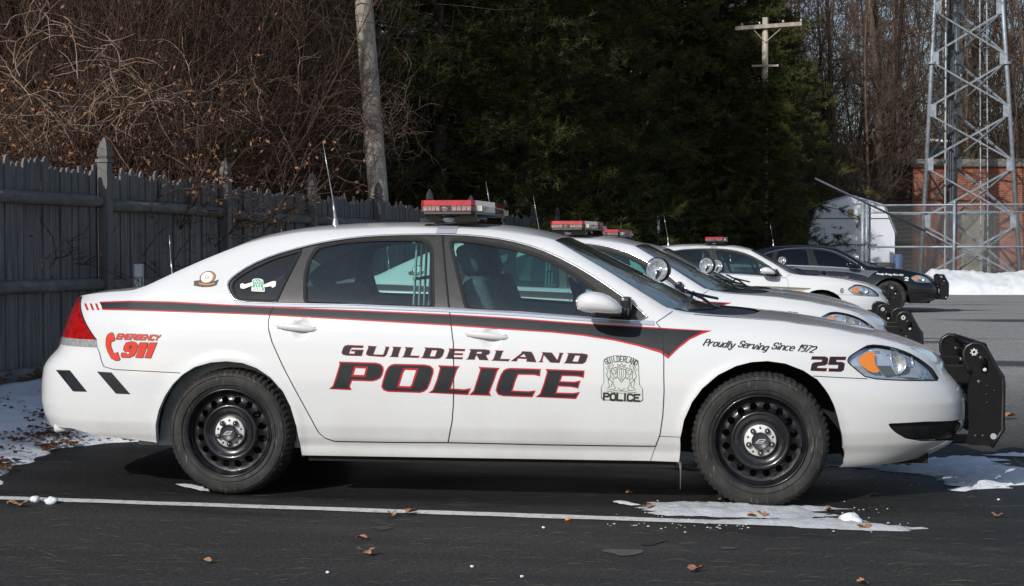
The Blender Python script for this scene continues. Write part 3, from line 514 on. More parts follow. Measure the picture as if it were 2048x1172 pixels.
# ---------------- the police car ----------------
CARP = empty('police_car', (XO, HALF, 0))
def sidepart(lab, name, mat, off=0., parent=CARP, both=True):
    v, f = FV, FFc[FL == lab]; out = [flank_obj(name, v, f, off, mat, parent, -1)]
    if both: out.append(flank_obj(name, v, f, off, mat, parent, 1))
    return out
PAINTED = []
def car_body():
    parts = [flank('b', FV, FFc[FL == 'body'], 0, None, None, s) for s in (-1, 1)]; parts.append(top_part('body'))
    V, F, n = merge(parts, 6e-4); body = mk('body', V, F, M['white'], CARP, True, n); PAINTED.append(body)
    # return flanges round the wheel openings, wells, floor
    fl = MB()
    for A in (UAR, UAF):
        A_ = resample(A[1:-1], .03, False); P = Pside(A_[:, 0], A_[:, 1])
        for s in (-1, 1):
            a = Ltab(P, s); b = a.copy(); b[:, 1] -= s*.035; V = list(a)+list(b); m = len(a); fl.add(V, [(i, i+1, m+i+1, m+i) for i in range(m-1)])
    fo = fl.build('wheel_opening_lip', M['white'], body, True); PAINTED.append(fo)
    for A in (UAR, UAF):
        P = Pside(A[1:-1, 0], A[1:-1, 1]); cx = (P[0, 0]+P[-1, 0])/2
        for s in (-1, 1):
            wl = MB(); V = []
            for p in P: V.append((p[0]-XO+(p[0]-cx)*.05, s*(p[1]-.03), p[2]+.01))
            for p in P: V.append((p[0]-XO+(p[0]-cx)*.03, s*.52, p[2]+.01))
            m = len(P); wl.add(V, [(i, i+1, m+i+1, m+i) for i in range(m-1)]); wl.add([(v[0], v[1], v[2]) for v in V[m:]]+[(cx-XO, s*.52, .2)], [(i, i+1, m) for i in range(m-1)]); wl.build('wheel_well', M['well'], CARP)
    fb = MB()
    fb.box(((1.4-XO), 0, .245), (1.95, 1.70, .11)); fb.box((-.62-XO, 0, .40), (.46, 1.4, .17)); fb.box((-.92-XO, 0, .42), (.3, .8, .17)); fb.box((1.4-XO, 0, .30), (3.4, 1.0, .12)); fb.box((3.48-XO, 0, .23), (.42, 1.1, .07))
    fb.build('floor_pan', M['well'], CARP)
    # dark lining of the cabin and bulkheads so no daylight leaks through the shell
    lg = MB()
    for s in (-1, 1):
        xs = np.linspace(-.55, 2.35, 30); V = [(x-XO, s*.80, .25) for x in xs]+[(x-XO, s*.80, float(ZB(x))-.02) for x in xs]; lg.add(V, [(i, i+1, 31+i, 30+i) for i in range(29)])
    lg.box((-.56-XO, 0, .70), (.03, 1.5, .7)); lg.box((2.36-XO, 0, .64), (.03, 1.6, .64)); lg.build('cabin_lining', M['lining'], CARP)
    f = TF[(TL == 'body')]; v, f = compact(TV, f); P = Ptop(v[:, 0], v[:, 1]); nn = Ntop(v[:, 0], v[:, 1]); c = P[f].mean(1); k = (c[:, 0] > -.05) & (c[:, 0] < 1.77) & (np.abs(c[:, 1]) < .6); P = P-nn*.035; P[:, 0] -= XO; vv, ff = compact(P, f[k]); mk('headliner', vv, ff, M['lining'], CARP, True)
    for lab, nm, mt, off in (('ho', 'hood', 'white', .0), ('tk', 'trunk_lid', 'white', 0.), ('co', 'cowl', 'plastic', -.012), ('ws', 'windshield', 'ws', -.003), ('rw', 'rear_window', 'dglass', -.003)):
        V, F, n = top_part(lab, off); o = mk(nm, V, F, M[mt], CARP, True, n)
        if mt == 'white': PAINTED.append(o)
    for lab, nm in (('rb', 'rear_bumper'), ('fb', 'front_bumper')):
        V, F, n = merge([flank('b', FV, FFc[FL == lab], 0, None, None, s) for s in (-1, 1)], 6e-4); o = mk(nm, V, F, M['white'], CARP, True, n); PAINTED.append(o)
        if lab == 'fb': FBUMP.append(o)
    doors = {}
    for lab in ('rd', 'fd'):
        d = sidepart(lab, 'door', M['white']); doors[lab] = d; PAINTED.extend(d)
    fr = sidepart('frame', 'window_surround', M['trim'], -.004)
    gl = sidepart('g1', 'quarter_window', M['dglass'], -.009)+sidepart('g2', 'door_window', M['glass'], -.009)+sidepart('g3', 'door_window', M['glass'], -.009)
    sidepart('fog', 'bumper_vent', M['plastic'], -.018, FBUMP[0])
    for s, h in zip((-1, 1), sidepart('head', 'headlight', M['clear'], .001)):
        v, f = FV, FFc[FL == 'head']; Q, F, n = flank('r', v, f, -.022, None, None, s); co = Q.copy()
        dx = np.sin((Q[:, 0]+Q[:, 2]*.5)*38)*.006+np.sin(Q[:, 2]*70+Q[:, 0]*12)*.004; Q[:, 1] -= s*dx*1; mk('headlight_reflector', Q, F, M['refl'], h, False)
        r_ = MB(); V, F2, nn = None, None, None
        g = tri_q(UAM); Qa, Fa, na = flank('a', g[0], g[1], -.004, None, None, s); mk('turn_signal', Qa, Fa, M['amber'], h, True, na)
        bowl = MB(); pc = on([[xq(3.50, .73), .735]], -.016, s)[0]; bowl.lathe([(.001, .012), (.035, .006), (.052, -.004), (.058, -.012)], 28, 'y', (pc[0], 0, pc[2])); V = [((v[0]), pc[1]+s*(-v[1])*-1*-1, v[2]) for v in bowl.V]; o = mk('headlight_bowl', V, bowl.F, M['bulb'], h, True)
        for poly, mt_, of_ in (([(1757, 731), (1784, 731), (1796, 750), (1772, 751)], 'inkg', -.012), ([(1786, 704), (1826, 716), (1830, 733), (1790, 731)], 'led', -.013), ([(1793, 734), (1832, 735), (1842, 754), (1806, 753)], 'strap', -.013), ([(1846, 734), (1862, 744), (1868, 756), (1850, 756)], 'led', -.012)):
            gq = tri_q(UQ(poly), .02); Qa, Fa, na = flank('a', gq[0], gq[1], of_, None, None, s); mk('headlight_facet', Qa, Fa, M[mt_], h, True, na)
        for ln in ([(1783, 698), (1784, 718), (1789, 734), (1800, 752)], [(1826, 712), (1829, 730), (1838, 746), (1846, 757)], [(1741, 700), (1760, 702)]):
            t_ = MB(); t_.tube([Vector(p) for p in on(UQ(ln), -.009, s)], .0028, 5); t_.build('headlight_ridge', M['refl'], h, True)
        rim = MB(); rim.tube([Vector(p) for p in on(resample(UH, .03), .001, s)]+[Vector(on(UH[:1], .001, s)[0])], .0035, 5, False); rim.build('headlight_seal', M['gap'], h)
    for s, t in zip((-1, 1), sidepart('tail', 'taillight', M['redlens'], .003)):
        v, f = FV, FFc[FL == 'tailc']; Q, F, n = flank('r', v, f, .003, None, None, s); mk('reverse_lens', Q, F, M['whitelens'], t, True, n)
        P = [a for a in (UTL[1], UTL[2], UTL[3])]; rim = MB(); rim.tube([Vector(p) for p in on(resample(P, .03, False), .003, s)], .004, 5, False); rim.build('taillight_seal', M['gap'], t)
    window_sticker(gl[0])
    # chrome, seams
    for s in (-1, 1):
        ch = MB(); P = on(resample(UDLO, .035), .002, s); P = [Vector(p) for p in P]; ch.tube(P+[P[0]], .0062, 6, False); ch.build('window_chrome', M['chrome'], CARP, True)
        bt = MB(); bq = resample(UQ([(470, 606.5), (551, 609.5), (716, 612.5), (894, 620), (1044, 628), (1198, 640), (1308, 646.5)]), .04, False); d0 = np.array([0, .011]); a = on(bq-d0, .006, s); b = on(bq+d0, .004, s); c0_ = on(bq-d0*1.2, .0, s); m_ = len(a); bt.add(list(c0_)+list(a)+list(b), [(i, i+1, m_+i+1, m_+i) for i in range(m_-1)]+[(m_+i, m_+i+1, 2*m_+i+1, 2*m_+i) for i in range(m_-1)]); bt.build('belt_trim', M['trimsilver'], CARP)
        rb = MB()
        for g in UG:
            P = [Vector(p) for p in on(resample(g, .03), -.006, s)]; rb.tube(P+[P[0]], .006, 5, False)
            gi = resample(g, .03); go = np.array(inset(gi, .016 if g is not UG[0] else .006)); a_r = on(gi, -.0025, s); b_r = on(go, -.0015, s); m_ = len(gi); rb.add(list(a_r)+list(b_r), [(i, (i+1) % m_, m_+(i+1) % m_, m_+i) for i in range(m_)])
        rb.build('window_rubber', M['gap'], fr[0 if s < 0 else 1])
        sm = MB(); 
        def seam(px, wd=.0046, qd=None):
            q = resample(UQ(px) if qd is None else qd, .025, False); d = np.gradient(q, axis=0); d /= np.linalg.norm(d, axis=1)[:, None]+1e-9; e = np.stack([-d[:, 1], d[:, 0]], -1)*wd/2
            a = on(q-e, .0026, s); b = on(q+e, .0026, s); m = len(a); sm.add(list(a)+list(b), [(i, i+1, m+i+1, m+i) for i in range(m-1)])
        seam(RDOOR[1:13]); seam(FDOOR[:7]+[(898, 618)]); seam(FDOOR[10:]); seam([(896, 884.5), (1100, 889), (1311, 892)]); seam([(884, 469), (898, 618)], .007); seam([(604, 495), (552, 606)], .005)
        seam([(1312, 645), (1345, 623)], .003); seam([(1626, 752), (1735, 757.5)], .003); seam([(195, 695.5), (208, 733), (228, 738.6), (300, 742.5), (361, 746)], .003); seam([(1311, 892), (1301, 921)], .002); seam([(1320, 872), (1360, 874)], .002)
        sm.build('panel_seam', M['gap'], body)
        st = MB(); P = [(869, 468), (903, 468)]; 
        q0, q1 = xq(1.075, 1.44), xq(1.185, 1.44); zz = np.linspace(1.405, float(ZRs(1.13))-.002, 8); V = list(on([[q0, z] for z in zz], .003, s))+list(on([[q1, z] for z in zz], .003, s))
        tp = np.linspace(1, .80, 6); T0 = Ptop(np.full(6, q0), tp)+Ntop(np.full(6, q0), tp)*.003; T1 = Ptop(np.full(6, q1), tp)+Ntop(np.full(6, q1), tp)*.003
        st.add(V, [(i, i+1, 9+i, 8+i) for i in range(7)]); V = [(p[0]-XO, s*p[1], p[2]) for p in list(T0)+list(T1)]; st.add(V, [(i, i+1, 7+i, 6+i) for i in range(5)]); st.build('bar_strap', M['strap'], CARP, True)
    # hood edge shut line
    hs = MB(); P = []
    for s in (-1, 1):
        for (q, vv) in [(xq(x, float(ZRs(x))), v_) for x, v_ in ((2.47, .985), (2.7, .985), (3.0, .985), (3.3, .985), (3.6, .985), (3.8, .985))]:
            p = Ptop(np.array([q]), np.array([vv*s]))[0]; P.append(Vector((p[0]-XO, p[1], p[2]+.001)))
        hs.tube(P, .0028, 4, False); P = []
    hs.build('hood_seam', M['gap'], body)
    # door handles
    for lab, c in (('rd', (593, 654.5)), ('fd', (974, 670.5))):
        for k, s in enumerate((-1, 1)):
            u = U([c])[0]; w_ = float(W_of(np.array([u[0]]), np.array([u[1]+.05]))[0]); h = MB(); nseg = 14; V = []; L = .118
            for i in range(nseg+1):
                t = -1+2*i/nseg; a = (1-abs(t)**3.2)**.5+.02; yy = .020+.012*(1-t*t)
                for j in range(10):
                    an = 2*math.pi*j/10; V.append((u[0]-XO+t*L, s*(w_+yy+.012*a*math.cos(an)), u[1]-.012*t*0+.0185*a*math.sin(an)-.01*t))
            h.add(V, [(i*10+j, i*10+(j+1) % 10, (i+1)*10+(j+1) % 10, (i+1)*10+j) for i in range(nseg) for j in range(10)]); h.box((u[0]-XO-L*.75, s*(w_+.006), u[1]+.004), (.03, .04, .02)); h.box((u[0]-XO+L*.75, s*(w_+.006), u[1]-.004), (.03, .04, .02))
            o = h.build('door_handle', M['white'], doors[lab][k], True); PAINTED.append(o)
            if k == 0 or 1:
                g = MB(); g.tube([(u[0]-XO-L*.55, s*(w_+.0335), u[1]-.012), (u[0]-XO-L*.55, s*(w_+.0335), u[1]+.022)], .0015, 4); g.build('handle_gap', M['gap'], o)
    return body, doors
def tri_q(poly, h=.03):
    P = resample(poly, h*.6); g = np.stack(np.meshgrid(np.arange(P[:, 0].min(), P[:, 0].max(), h), np.arange(P[:, 1].min(), P[:, 1].max(), h)), -1).reshape(-1, 2); g = g[inpoly(g, P)]; g = g[~near_edges(g, [P], h*.3)]
    v, f = cdt([P], g); return compact(v, f[inpoly(v[f].mean(1), P)])
FBUMP = []
BODY, DOORS = car_body()
def wheel_parts(parent, x, s, r, name='wheel'):
    """s=-1 near flank. hub centre at height r-.01"""
    w_ = .905; R0 = r
    W_ = empty(name, (x-XO, s*w_, R0-.008)); W_.parent = parent
    sg = s  # outward direction along local y
    t = MB(); n = 128; prof = [(.232, -.012), (.236, -.004), (.250, .004), (.272, .010), (.300, .011), (.322, .004), (.3345, -.010), (.343, -.028), (.346, -.06), (.347, -.112), (.346, -.165), (.342, -.198), (.322, -.226), (.28, -.232), (.235, -.215)]
    k = r/.347; V = []
    for i, (rr, h) in enumerate(prof):
        for j in range(n):
            a = 2*math.pi*j/n; q = rr*k
            if 6 <= i <= 8 or 10 <= i <= 11:
                if j % 2 == 0: q -= .0075
            if 8 < i < 11 and j % 4 == 0: q -= .006
            z = q*math.sin(a)
            if z < -(R0-.008): z = -(R0-.008)
            V.append((q*math.cos(a), sg*h, z))
    F = [(i*n+j, (i+1)*n+j, (i+1)*n+(j+1) % n, i*n+(j+1) % n) for i in range(len(prof)-1) for j in range(n)]
    t.add(V, F); ty = t.build('tyre', M['tyre'], W_)
    for p in ty.data.polygons: p.use_smooth = not (5 <= p.index//n <= 11)
    rb = MB()   # raised ribs / lettering ridges on the sidewall
    for rr in (.262, .309): rb.lathe([(rr*k-.0016, -.0), (rr*k-.0008, .0135*1), (rr*k+.0008, .0135), (rr*k+.0016, 0)], 96, 'y')
    V = [(v[0], sg*v[1], v[2]) for v in rb.V]; mk('sidewall_rib', V, rb.F, M['tyre'], ty, True)
    # rim: barrel + perforated disc
    dep = [(.0, -.034), (.07, -.034), (.085, -.040), (.10, -.043), (.118, -.036), (.135, -.020), (.146, -.020), (.154, -.034), (.175, -.050), (.195, -.058), (.2105, -.052)]
    dr = np.array([a for a, b in dep]); dh = np.array([b for a, b in dep]); C = lambda r_, m, cx=0, cy=0: np.array([(cx+r_*math.cos(2*math.pi*i/m), cy+r_*math.sin(2*math.pi*i/m)) for i in range(m)])
    polys = [C(.2105, 96)]; holes = [C(.0195, 18, .173*math.cos(2*math.pi*(i+.5)/16), .173*math.sin(2*math.pi*(i+.5)/16)) for i in range(16)]; polys += holes
    G = np.vstack([C(a, 64) for a in (.07, .085, .095, .105, .118, .127, .135, .140, .146, .150, .154, .203)]+[C(.03, 16), C(.05, 32)]); G = np.vstack([G, C(.173, 16), C(.1, 1)*0])
    v, f = cdt(polys, G); c = v[f].mean(1); kk = inpoly(c, polys[0])
    for h_ in holes: kk &= ~inpoly(c, h_)
    v, f = compact(v, f[kk]); d = np.interp(np.hypot(v[:, 0], v[:, 1]), dr, dh); V = np.stack([v[:, 0], sg*d, v[:, 1]], -1); rim = mk('rim', V, f, M['steel'], W_, True)
    b = MB(); b.lathe([(.232, -.012), (.237, -.002), (.236, .004), (.231, .003), (.226, -.008), (.222, -.022), (.216, -.03), (.2105, -.036), (.2105, -.052), (.2105, -.20)], 96, 'y')
    for h_ in holes:  # short rolled collars of the holes
        ce = h_.mean(0); hh = float(np.interp(.173, dr, dh)); m = len(h_); Va = [(p[0], hh, p[1]) for p in h_]+[(ce[0]+(p[0]-ce[0])*.92, hh-.014, ce[1]+(p[1]-ce[1])*.92) for p in h_]; b.add(Va, [(i, (i+1) % m, m+(i+1) % m, m+i) for i in range(m)])
    mk('rim_barrel', [(v[0], sg*v[1], v[2]) for v in b.V], b.F, M['steel'], rim, True)
    bk = MB(); bk.lathe([(.21, -.10), (.001, -.10)], 32, 'y'); mk('brake_disc', [(v[0], sg*v[1], v[2]) for v in bk.V], bk.F, M['well'], W_)
    hb = MB(); hb.lathe([(.081, -.034), (.081, -.022), (.077, -.018), (.046, -.015), (.044, -.010)], 48, 'y'); hub = mk('hub_cap', [(v[0], sg*v[1], v[2]) for v in hb.V], hb.F, M['hub'], W_, True)
    hc = MB(); hc.lathe([(.045, -.018), (.045, .010), (.041, .016)], 36, 'y'); mk('cap_ring', [(v[0], sg*v[1], v[2]) for v in hc.V], hc.F, M['lug'], hub, True)
    hc = MB(); hc.lathe([(.041, .016), (.038, .010), (.001, .011)], 36, 'y'); mk('cap_centre', [(v[0], sg*v[1], v[2]) for v in hc.V], hc.F, M['capc'], hub, True)
    em = MB(); 
    for a, b_ in (((-.024, -.008), (-.006, .010)), ((-.006, .010), (.024, .010)), ((.024, .010), (.008, -.008)), ((.008, -.008), (-.024, -.008)), ((-.012, .001), (.014, .001))): em.tube([(a[0], sg*.0125, a[1]), (b_[0], sg*.0125, b_[1])], .0018, 4)
    em.build('cap_mark', M['hub'], hub)
    lg = MB()
    for i in range(5):
        a = math.pi*(-.5)+2*math.pi*i/5+.02; lg.lathe([(.0145, -.018), (.0145, -.006), (.011, .004), (.001, .008)], 14, 'y', (.0615*math.cos(a), 0, .0615*math.sin(a)))
        a += .63; lg.lathe([(.006, -.018), (.006, -.0135), (.001, -.0125)], 10, 'y', (.066*math.cos(a), 0, .066*math.sin(a)))
    mk('lug_nut', [(v[0], sg*v[1], v[2]) for v in lg.V], lg.F, M['lug'], hub, True)
    vs = MB(); vs.tube([(.19, sg*-.04, -.03), (.20, sg*.002, -.03)], .005, 6); vs.build('valve_stem', M['plastic'], rim)
    return W_
WH = []
for x, r in ((0., .345), (2.807, .352)):
    for s in (-1, 1): WH.append(wheel_parts(CARP, x, s, r))
for i, a in enumerate((.15, .15, .95, .95)): WH[i].rotation_euler.y = 0
def car_extras():
    L = lambda x, y, z: Vector((x-XO, y-HALF, z))     # world of the first car -> car frame
    # light bar
    bar = empty('light_bar', L(1.13, HALF, 1.50)); bar.parent = CARP; B = lambda x, y, z: (x-1.13, y, z-1.50)
    h = MB()
    def plan(z0, z1, xa, xb, xm, y0=.60):
        P = [(xa+.02, -y0), (xb-.02, -y0), (xb, -y0+.03), (xb+xm, -.18), (xb+xm, .18), (xb, y0-.03), (xb-.02, y0), (xa+.02, y0), (xa, y0-.03), (xa-.005, 0), (xa, -y0+.03)]
        V = [B(x, y, z0) for x, y in P]+[B(x*.985+.017, y*.99, z1) for x, y in P]; m = len(P); return V, [(i, (i+1) % m, m+(i+1) % m, m+i) for i in range(m)]+[tuple(range(m, 2*m)), tuple(range(m-1, -1, -1))]
    zb = 1.512
    b1 = MB(); b1.add(*plan(zb, zb+.014, .985, 1.285, .05)); b1.build('bar_base', M['plastic'], bar)
    b2 = MB(); b2.add(*plan(zb+.014, zb+.046, .983, 1.287, .05)); b2.build('bar_clear_lens', M['barclear'], bar)
    b3 = MB(); b3.add(*plan(zb+.046, zb+.075, .983, 1.287, .05)); b3.build('bar_red_lens', M['barred'], bar)
    for s in (-1, 1):
        e = MB(); 
        for x0, x1 in ((1.0, 1.09), (1.155, 1.265)):
            for k in range(4): e.box(B(x0+(x1-x0)*(k+.5)/4, s*.575, zb+.033), ((x1-x0)/4*.85, .02, .028))
        e.build('bar_module', M['led'], bar); c = MB(); c.lathe([(.019, .0), (.015, .006), (.004, .010), (.001, .010)], 16, 'y'); mk('alley_light', [(v[0]-.012, s*(.583+v[1]*.3), v[2]+.046) for v in c.V], c.F, M['bulb'], bar, True)
        f = MB(); f.box(B(1.04, s*.5, zb-.02), (.09, .07, .045)); f.box(B(1.235, s*.5, zb-.02), (.09, .07, .045)); f.box(B(1.13, s*.49, 1.482), (.32, .10, .016)); f.build('bar_foot', M['plastic'], bar)
        f = MB(); f.ell(B(1.13, s*.52, 1.487), (.045, .03, .020), 8); f.build('bar_clamp', M['cage'], bar, True)
    e = MB()
    for k in range(12): e.box(B(1.30, -.5+k*1/11, zb+.033), (.03, .06, .028)); e.box(B(.995, -.5+k*1/11, zb+.033), (.02, .06, .028))
    e.build('bar_module', M['led'], bar)
    # whip antennas
    for (x, y), zt, dx, r0 in (((.35, 0), 1.965, -.075, .010), ((-.60, -.15), 1.405, -.02, .007)):
        z0 = float(ZC(x))-.006; a = MB(); a.lathe([(.022, z0), (.018, z0+.02), (.012, z0+.05)], 12, 'z', (x-XO, y, 0)); a.tube([(x-XO, y, z0+.04), (x-XO-.012, y, z0+.15)], r0, 8, True, r0*.5); a.tube([(x-XO-.012, y, z0+.15), (x-XO+dx, y, zt)], .0035, 5, True, .0015); a.build('antenna', M['antenna'], CARP, True)
    # mirrors
    for s in (-1, 1):
        m = MB(); V = []; nx, na = 22, 18; p0, p1 = atY(1151, 612, -.13), atY(1243, 618, -.13); x0, x1 = p0[0]-XO, p1[0]-XO
        tz = [(0, 600, 612), (.03, 595, 619), (.1, 589, 622), (.22, 584.5, 625), (.38, 583.2, 626.5), (.55, 586, 627.5), (.7, 591, 628), (.85, 600, 628.5), (.94, 608, 628.5), (.98, 611, 627.5), (1., 614, 624)]
        zf = lambda py: float(atY(1197, py, -.13)[2])
        for i in range(nx+1):
            t = .5-.5*math.cos(math.pi*i/nx); zt, zb_ = zf(np.interp(t, [a for a, _, _ in tz], [b for _, b, _ in tz])), zf(np.interp(t, [a for a, _, _ in tz], [c for _, _, c in tz])); hh = (zt-zb_)/2; zc = (zt+zb_)/2; dd = .085*(1-abs(2*t-1)**2.6)**.5+.012
            for j in range(na):
                a = 2*math.pi*j/na; V.append((x0+(x1-x0)*t, s*(HALF+.09+dd*math.copysign(abs(math.cos(a))**.8, math.cos(a))), zc+hh*math.copysign(abs(math.sin(a))**.85, math.sin(a))))
        m.add(V, [(i*na+j, i*na+(j+1) % na, (i+1)*na+(j+1) % na, (i+1)*na+j) for i in range(nx) for j in range(na)]+[tuple(range(na)), tuple(nx*na+j for j in range(na))]); mo = m.build('side_mirror', M['white'], CARP, True); PAINTED.append(mo)
        g = MB(); g.rbox((x0+.008, s*(HALF+.09), zf(606)-.004), (.012, .10, .036), .005); g.build('mirror_glass', M['chrome'], mo)
        a = MB(); pa = atY(1248, 622, -.02); a.rbox((pa[0]-XO-.03, s*(HALF-.02), pa[2]-.004), (.11, .17, .045), .015); pb = atY(1215, 630, -.1); a.rbox((pb[0]-XO, s*(HALF+.06), pb[2]+.002), (.13, .12, .018), .006); a.rbox((pa[0]-XO+.005, s*(HALF-.09), pa[2]+.02), (.06, .08, .10), .02); a.build('mirror_arm', M['plastic'], mo)
    # spotlight on the far windshield pillar
    pc = atY(1317, 540, 1.72); c = Vector((pc[0]-XO, pc[1]-HALF, pc[2])); d = Vector((-.38, -.92, .06)).normalized(); R = d.to_track_quat('Y', 'Z').to_matrix()
    sp = MB(); sp.lathe([(.076, .03), (.080, .028), (.081, .0), (.074, -.03), (.05, -.07), (.02, -.085), (.001, -.087)], 28, 'y'); so_ = mk('spotlight', [c+R @ Vector(v) for v in sp.V], sp.F, M['plastic'], CARP, True)
    sp = MB(); sp.lathe([(.073, .028), (.055, .004), (.03, -.012), (.012, -.018), (.012, .004), (.001, .006)], 28, 'y'); mk('spotlight_reflector', [c+R @ Vector(v) for v in sp.V], sp.F, M['bulb'], so_, True)
    sp = MB(); sp.lathe([(.075, .029), (.04, .036), (.001, .038)], 28, 'y'); mk('spotlight_lens', [c+R @ Vector(v) for v in sp.V], sp.F, M['clear'], so_, True)
    sp = MB(); pz = (2.08-XO, .70, 1.14); sp.tube([c, c+Vector((-.02, .0, -.08)), pz], .012, 6); sp.build('spotlight_arm', M['plastic'], so_)
    # wipers and cowl grille
    wp = MB()
    for a, b, cc in (((2.60, .25, 1.03), (2.42, -.25, 1.085), .01), ((2.58, -.45, 1.005), (2.36, .05, 1.11), .01)):
        wp.tube([(a[0]-XO, a[1], a[2]), ((a[0]+b[0])/2-XO+.04, (a[1]+b[1])/2, (a[2]+b[2])/2-.01), (b[0]-XO, b[1], b[2])], .009, 5); 
    wp.tube([(2.36-XO, -.68, .992), (2.45-XO, -.3, 1.055), (2.46-XO, .1, 1.07)], .010, 5); wp.build('wiper', M['plastic'], CARP)
    # push bumper: side plates, cross members, padding rims
    zp = lambda P: [(1840+x/4.1857, 640+y/4.1857) for x, y in P]
    PL = rnd(zp([(372, 260), (392, 222), (440, 196), (505, 200), (550, 235), (640, 400), (692, 478), (698, 540), (692, 920), (655, 975), (598, 1065), (572, 1045), (425, 1050), (392, 1032), (388, 990), (412, 930), (400, 640), (402, 560), (424, 505), (430, 440), (372, 330)]), 1)
    RIMP = zp([(430, 440), (400, 400), (372, 330), (372, 260), (392, 222), (440, 196), (505, 200), (550, 235), (640, 400), (692, 478), (698, 540), (692, 920), (655, 975), (598, 1065)])
    pb = None
    for k, Yp in enumerate((.56, 1.30)):
        P = atY([p[0] for p in PL], [p[1] for p in PL], .56); V = [(p[0]-XO, Yp-HALF-.006, p[2]) for p in P]+[(p[0]-XO, Yp-HALF+.006, p[2]) for p in P]; m = len(P); F = [(i, (i+1) % m, m+(i+1) % m, m+i) for i in range(m)]
        g = tri_q(np.array([(p[0]-XO, p[2]) for p in P]), .06); Vg = [(a, Yp-HALF-.006, b) for a, b in g[0]]+[(a, Yp-HALF+.006, b) for a, b in g[0]]; n0 = len(g[0])
        u = MB(); u.add(V, F); u.add(Vg, [tuple(t) for t in g[1]]+[tuple(t[::-1]+n0) for t in g[1]])
        if pb is None: pb = empty('push_bumper', (3.95-XO, 0, .5)); pb.parent = CARP
        uo = u.build('upright', M['powder'], pb); uo.location = (-(3.95-XO), 0, -.5)
        R_ = atY([p[0] for p in RIMP], [p[1] for p in RIMP], .56); t = MB(); t.tube([(p[0]-XO, Yp-HALF, p[2]) for p in R_], .013, 7); to = t.build('rubber_edge', M['plastic'], uo, True)
    for k, Yp in enumerate((.56, 1.30)):
        q = lambda px, py: (lambda a: (a[0]-XO, Yp-HALF-.008, a[2]))(atY(1840+px/4.1857, 640+py/4.1857, .56)); bo = MB()
        for px, py, r_ in ((490, 516, .010), (460, 967, .007), (523, 967, .007), (505, 315, .009), (525, 345, .009), (620, 590, .005), (555, 620, .005), (560, 688, .005), (560, 550, .005)): c_ = q(px, py); bo.lathe([(r_, .006), (r_, -.004), (.001, -.008)], 10, 'y', (c_[0], c_[1], c_[2]))
        bl_ = bo.build('bolt', M['capc'], pb); bl_.location = (-(3.95-XO), 0, -.5); sp_ = MB(); c_ = q(535, 345); d_ = q(538, 415)
        for i in range(7): t = i/6; sp_.lathe([(.014, .004), (.018, -.006), (.014, -.016)], 12, 'y', (c_[0]+(d_[0]-c_[0])*t, c_[1]+.004, c_[2]+(d_[2]-c_[2])*t))
        so2 = sp_.build('siren_coil', M['plastic'], pb); so2.location = bl_.location; lt = MB(); lt.lathe([(.011, .0), (.010, -.012), (.001, -.014)], 14, 'y', d_); lo = lt.build('clear_lamp', M['hub'], pb, True); lo.location = bl_.location
        cb = MB(); c_ = q(612, 972); cb.lathe([(.016, .002), (.016, -.002), (.001, -.002)], 16, 'y', c_); co2 = cb.build('corner_hole', M['strap'], pb); co2.location = bl_.location
        if k == 0:
            st_ = MB(); c_ = Vector(q(450, 268)); R_ = .020
            P_ = [c_+Vector((R_*(1 if i % 2 == 0 else .62)*math.cos(i*math.pi/7+math.pi/2), -.001, R_*(1 if i % 2 == 0 else .62)*math.sin(i*math.pi/7+math.pi/2))) for i in range(15)]; st_.tube(P_, .0022, 4); st_.tube([c_+Vector((.010*math.cos(t), -.001, .010*math.sin(t))) for t in np.linspace(0, 6.283, 15)], .0022, 4); so3 = st_.build('star_badge', M['whitev'], pb); so3.location = bl_.location
    xb = 3.95
    c = MB()
    for z, xx, hgt in ((.80, 4.0, .042), (.62, 3.96, .042), (.36, 3.98, .042)): c.tube([(xx-XO, -.37, z), (xx-XO, .37, z)], hgt/2, 12)
    c.box((4.10-XO, 0, .56), (.012, .70, .10)); co = c.build('crossbar', M['powder'], pb, True); co.location = (-(3.95-XO), 0, -.5)
    pt = atY(1950, 735, .54)
    for s in (-1, 1):
        for z, hh in ((.65, .10), (.30, .05)): c = MB(); c.rbox((3.88-XO, s*.34, z), (.24, .03, hh), .008); co = c.build('mount_bracket', M['powder'], pb); co.location = (-(3.95-XO), 0, -.5)
    # grille, plates on nose and tail (hidden from the photo's side but part of the car)
    gr = MB()
    for k in range(5): gr.tube([Vector(p) for p in on([[QMAX-.30+.30*t, .50+.028*k] for t in np.linspace(0, 1, 12)], .002, -1)]+[Vector(p) for p in on([[QMAX-.30+.30*t, .50+.028*k] for t in np.linspace(.98, 0, 12)], .006, 1)], .006, 5)
    gr.build('grille', M['plastic'], FBUMP[0])
    pl = MB(); pl.rbox((XR+.118-XO, 0, .82), (.012, .31, .155), .004); pl.build('licence_plate', M['whitev'], CARP)
    ex = MB(); p = atY(112, 860, .22); ex.tube([(p[0]-XO+.0, p[1]-HALF, p[2]+.012), (p[0]-XO+.13, p[1]-HALF, p[2]+.03)], .027, 12); ex.build('exhaust_tip', M['hub'], CARP, True)
    # cabin
    def seat(x, y, w_, back=.62, rake=.30, head=True):
        s_ = MB(); s_.rbox((x-XO+.22, y, .60), (.52, w_, .15), .05); R = Matrix.Rotation(-rake, 3, 'Y'); s_.rbox((x-XO-.06, y, .60+back/2+.02), (.14, w_, back), .06, 3, R)
        if head: s_.rbox((x-XO-.06-math.sin(rake)*(back/2+.1), y, .60+back+.10), (.10, .27, .18), .045, 3, R)
        return s_.build('seat', M['cloth'], CARP, True)
    for y in (-.37, .37): seat(1.42, y, .50, .56, .36)
    seat(.45, 0, 1.34, .50, .35, False)
    hr = MB()
    for y in (-.42, .42): hr.rbox((.24-XO, y, 1.19), (.10, .24, .14), .04)
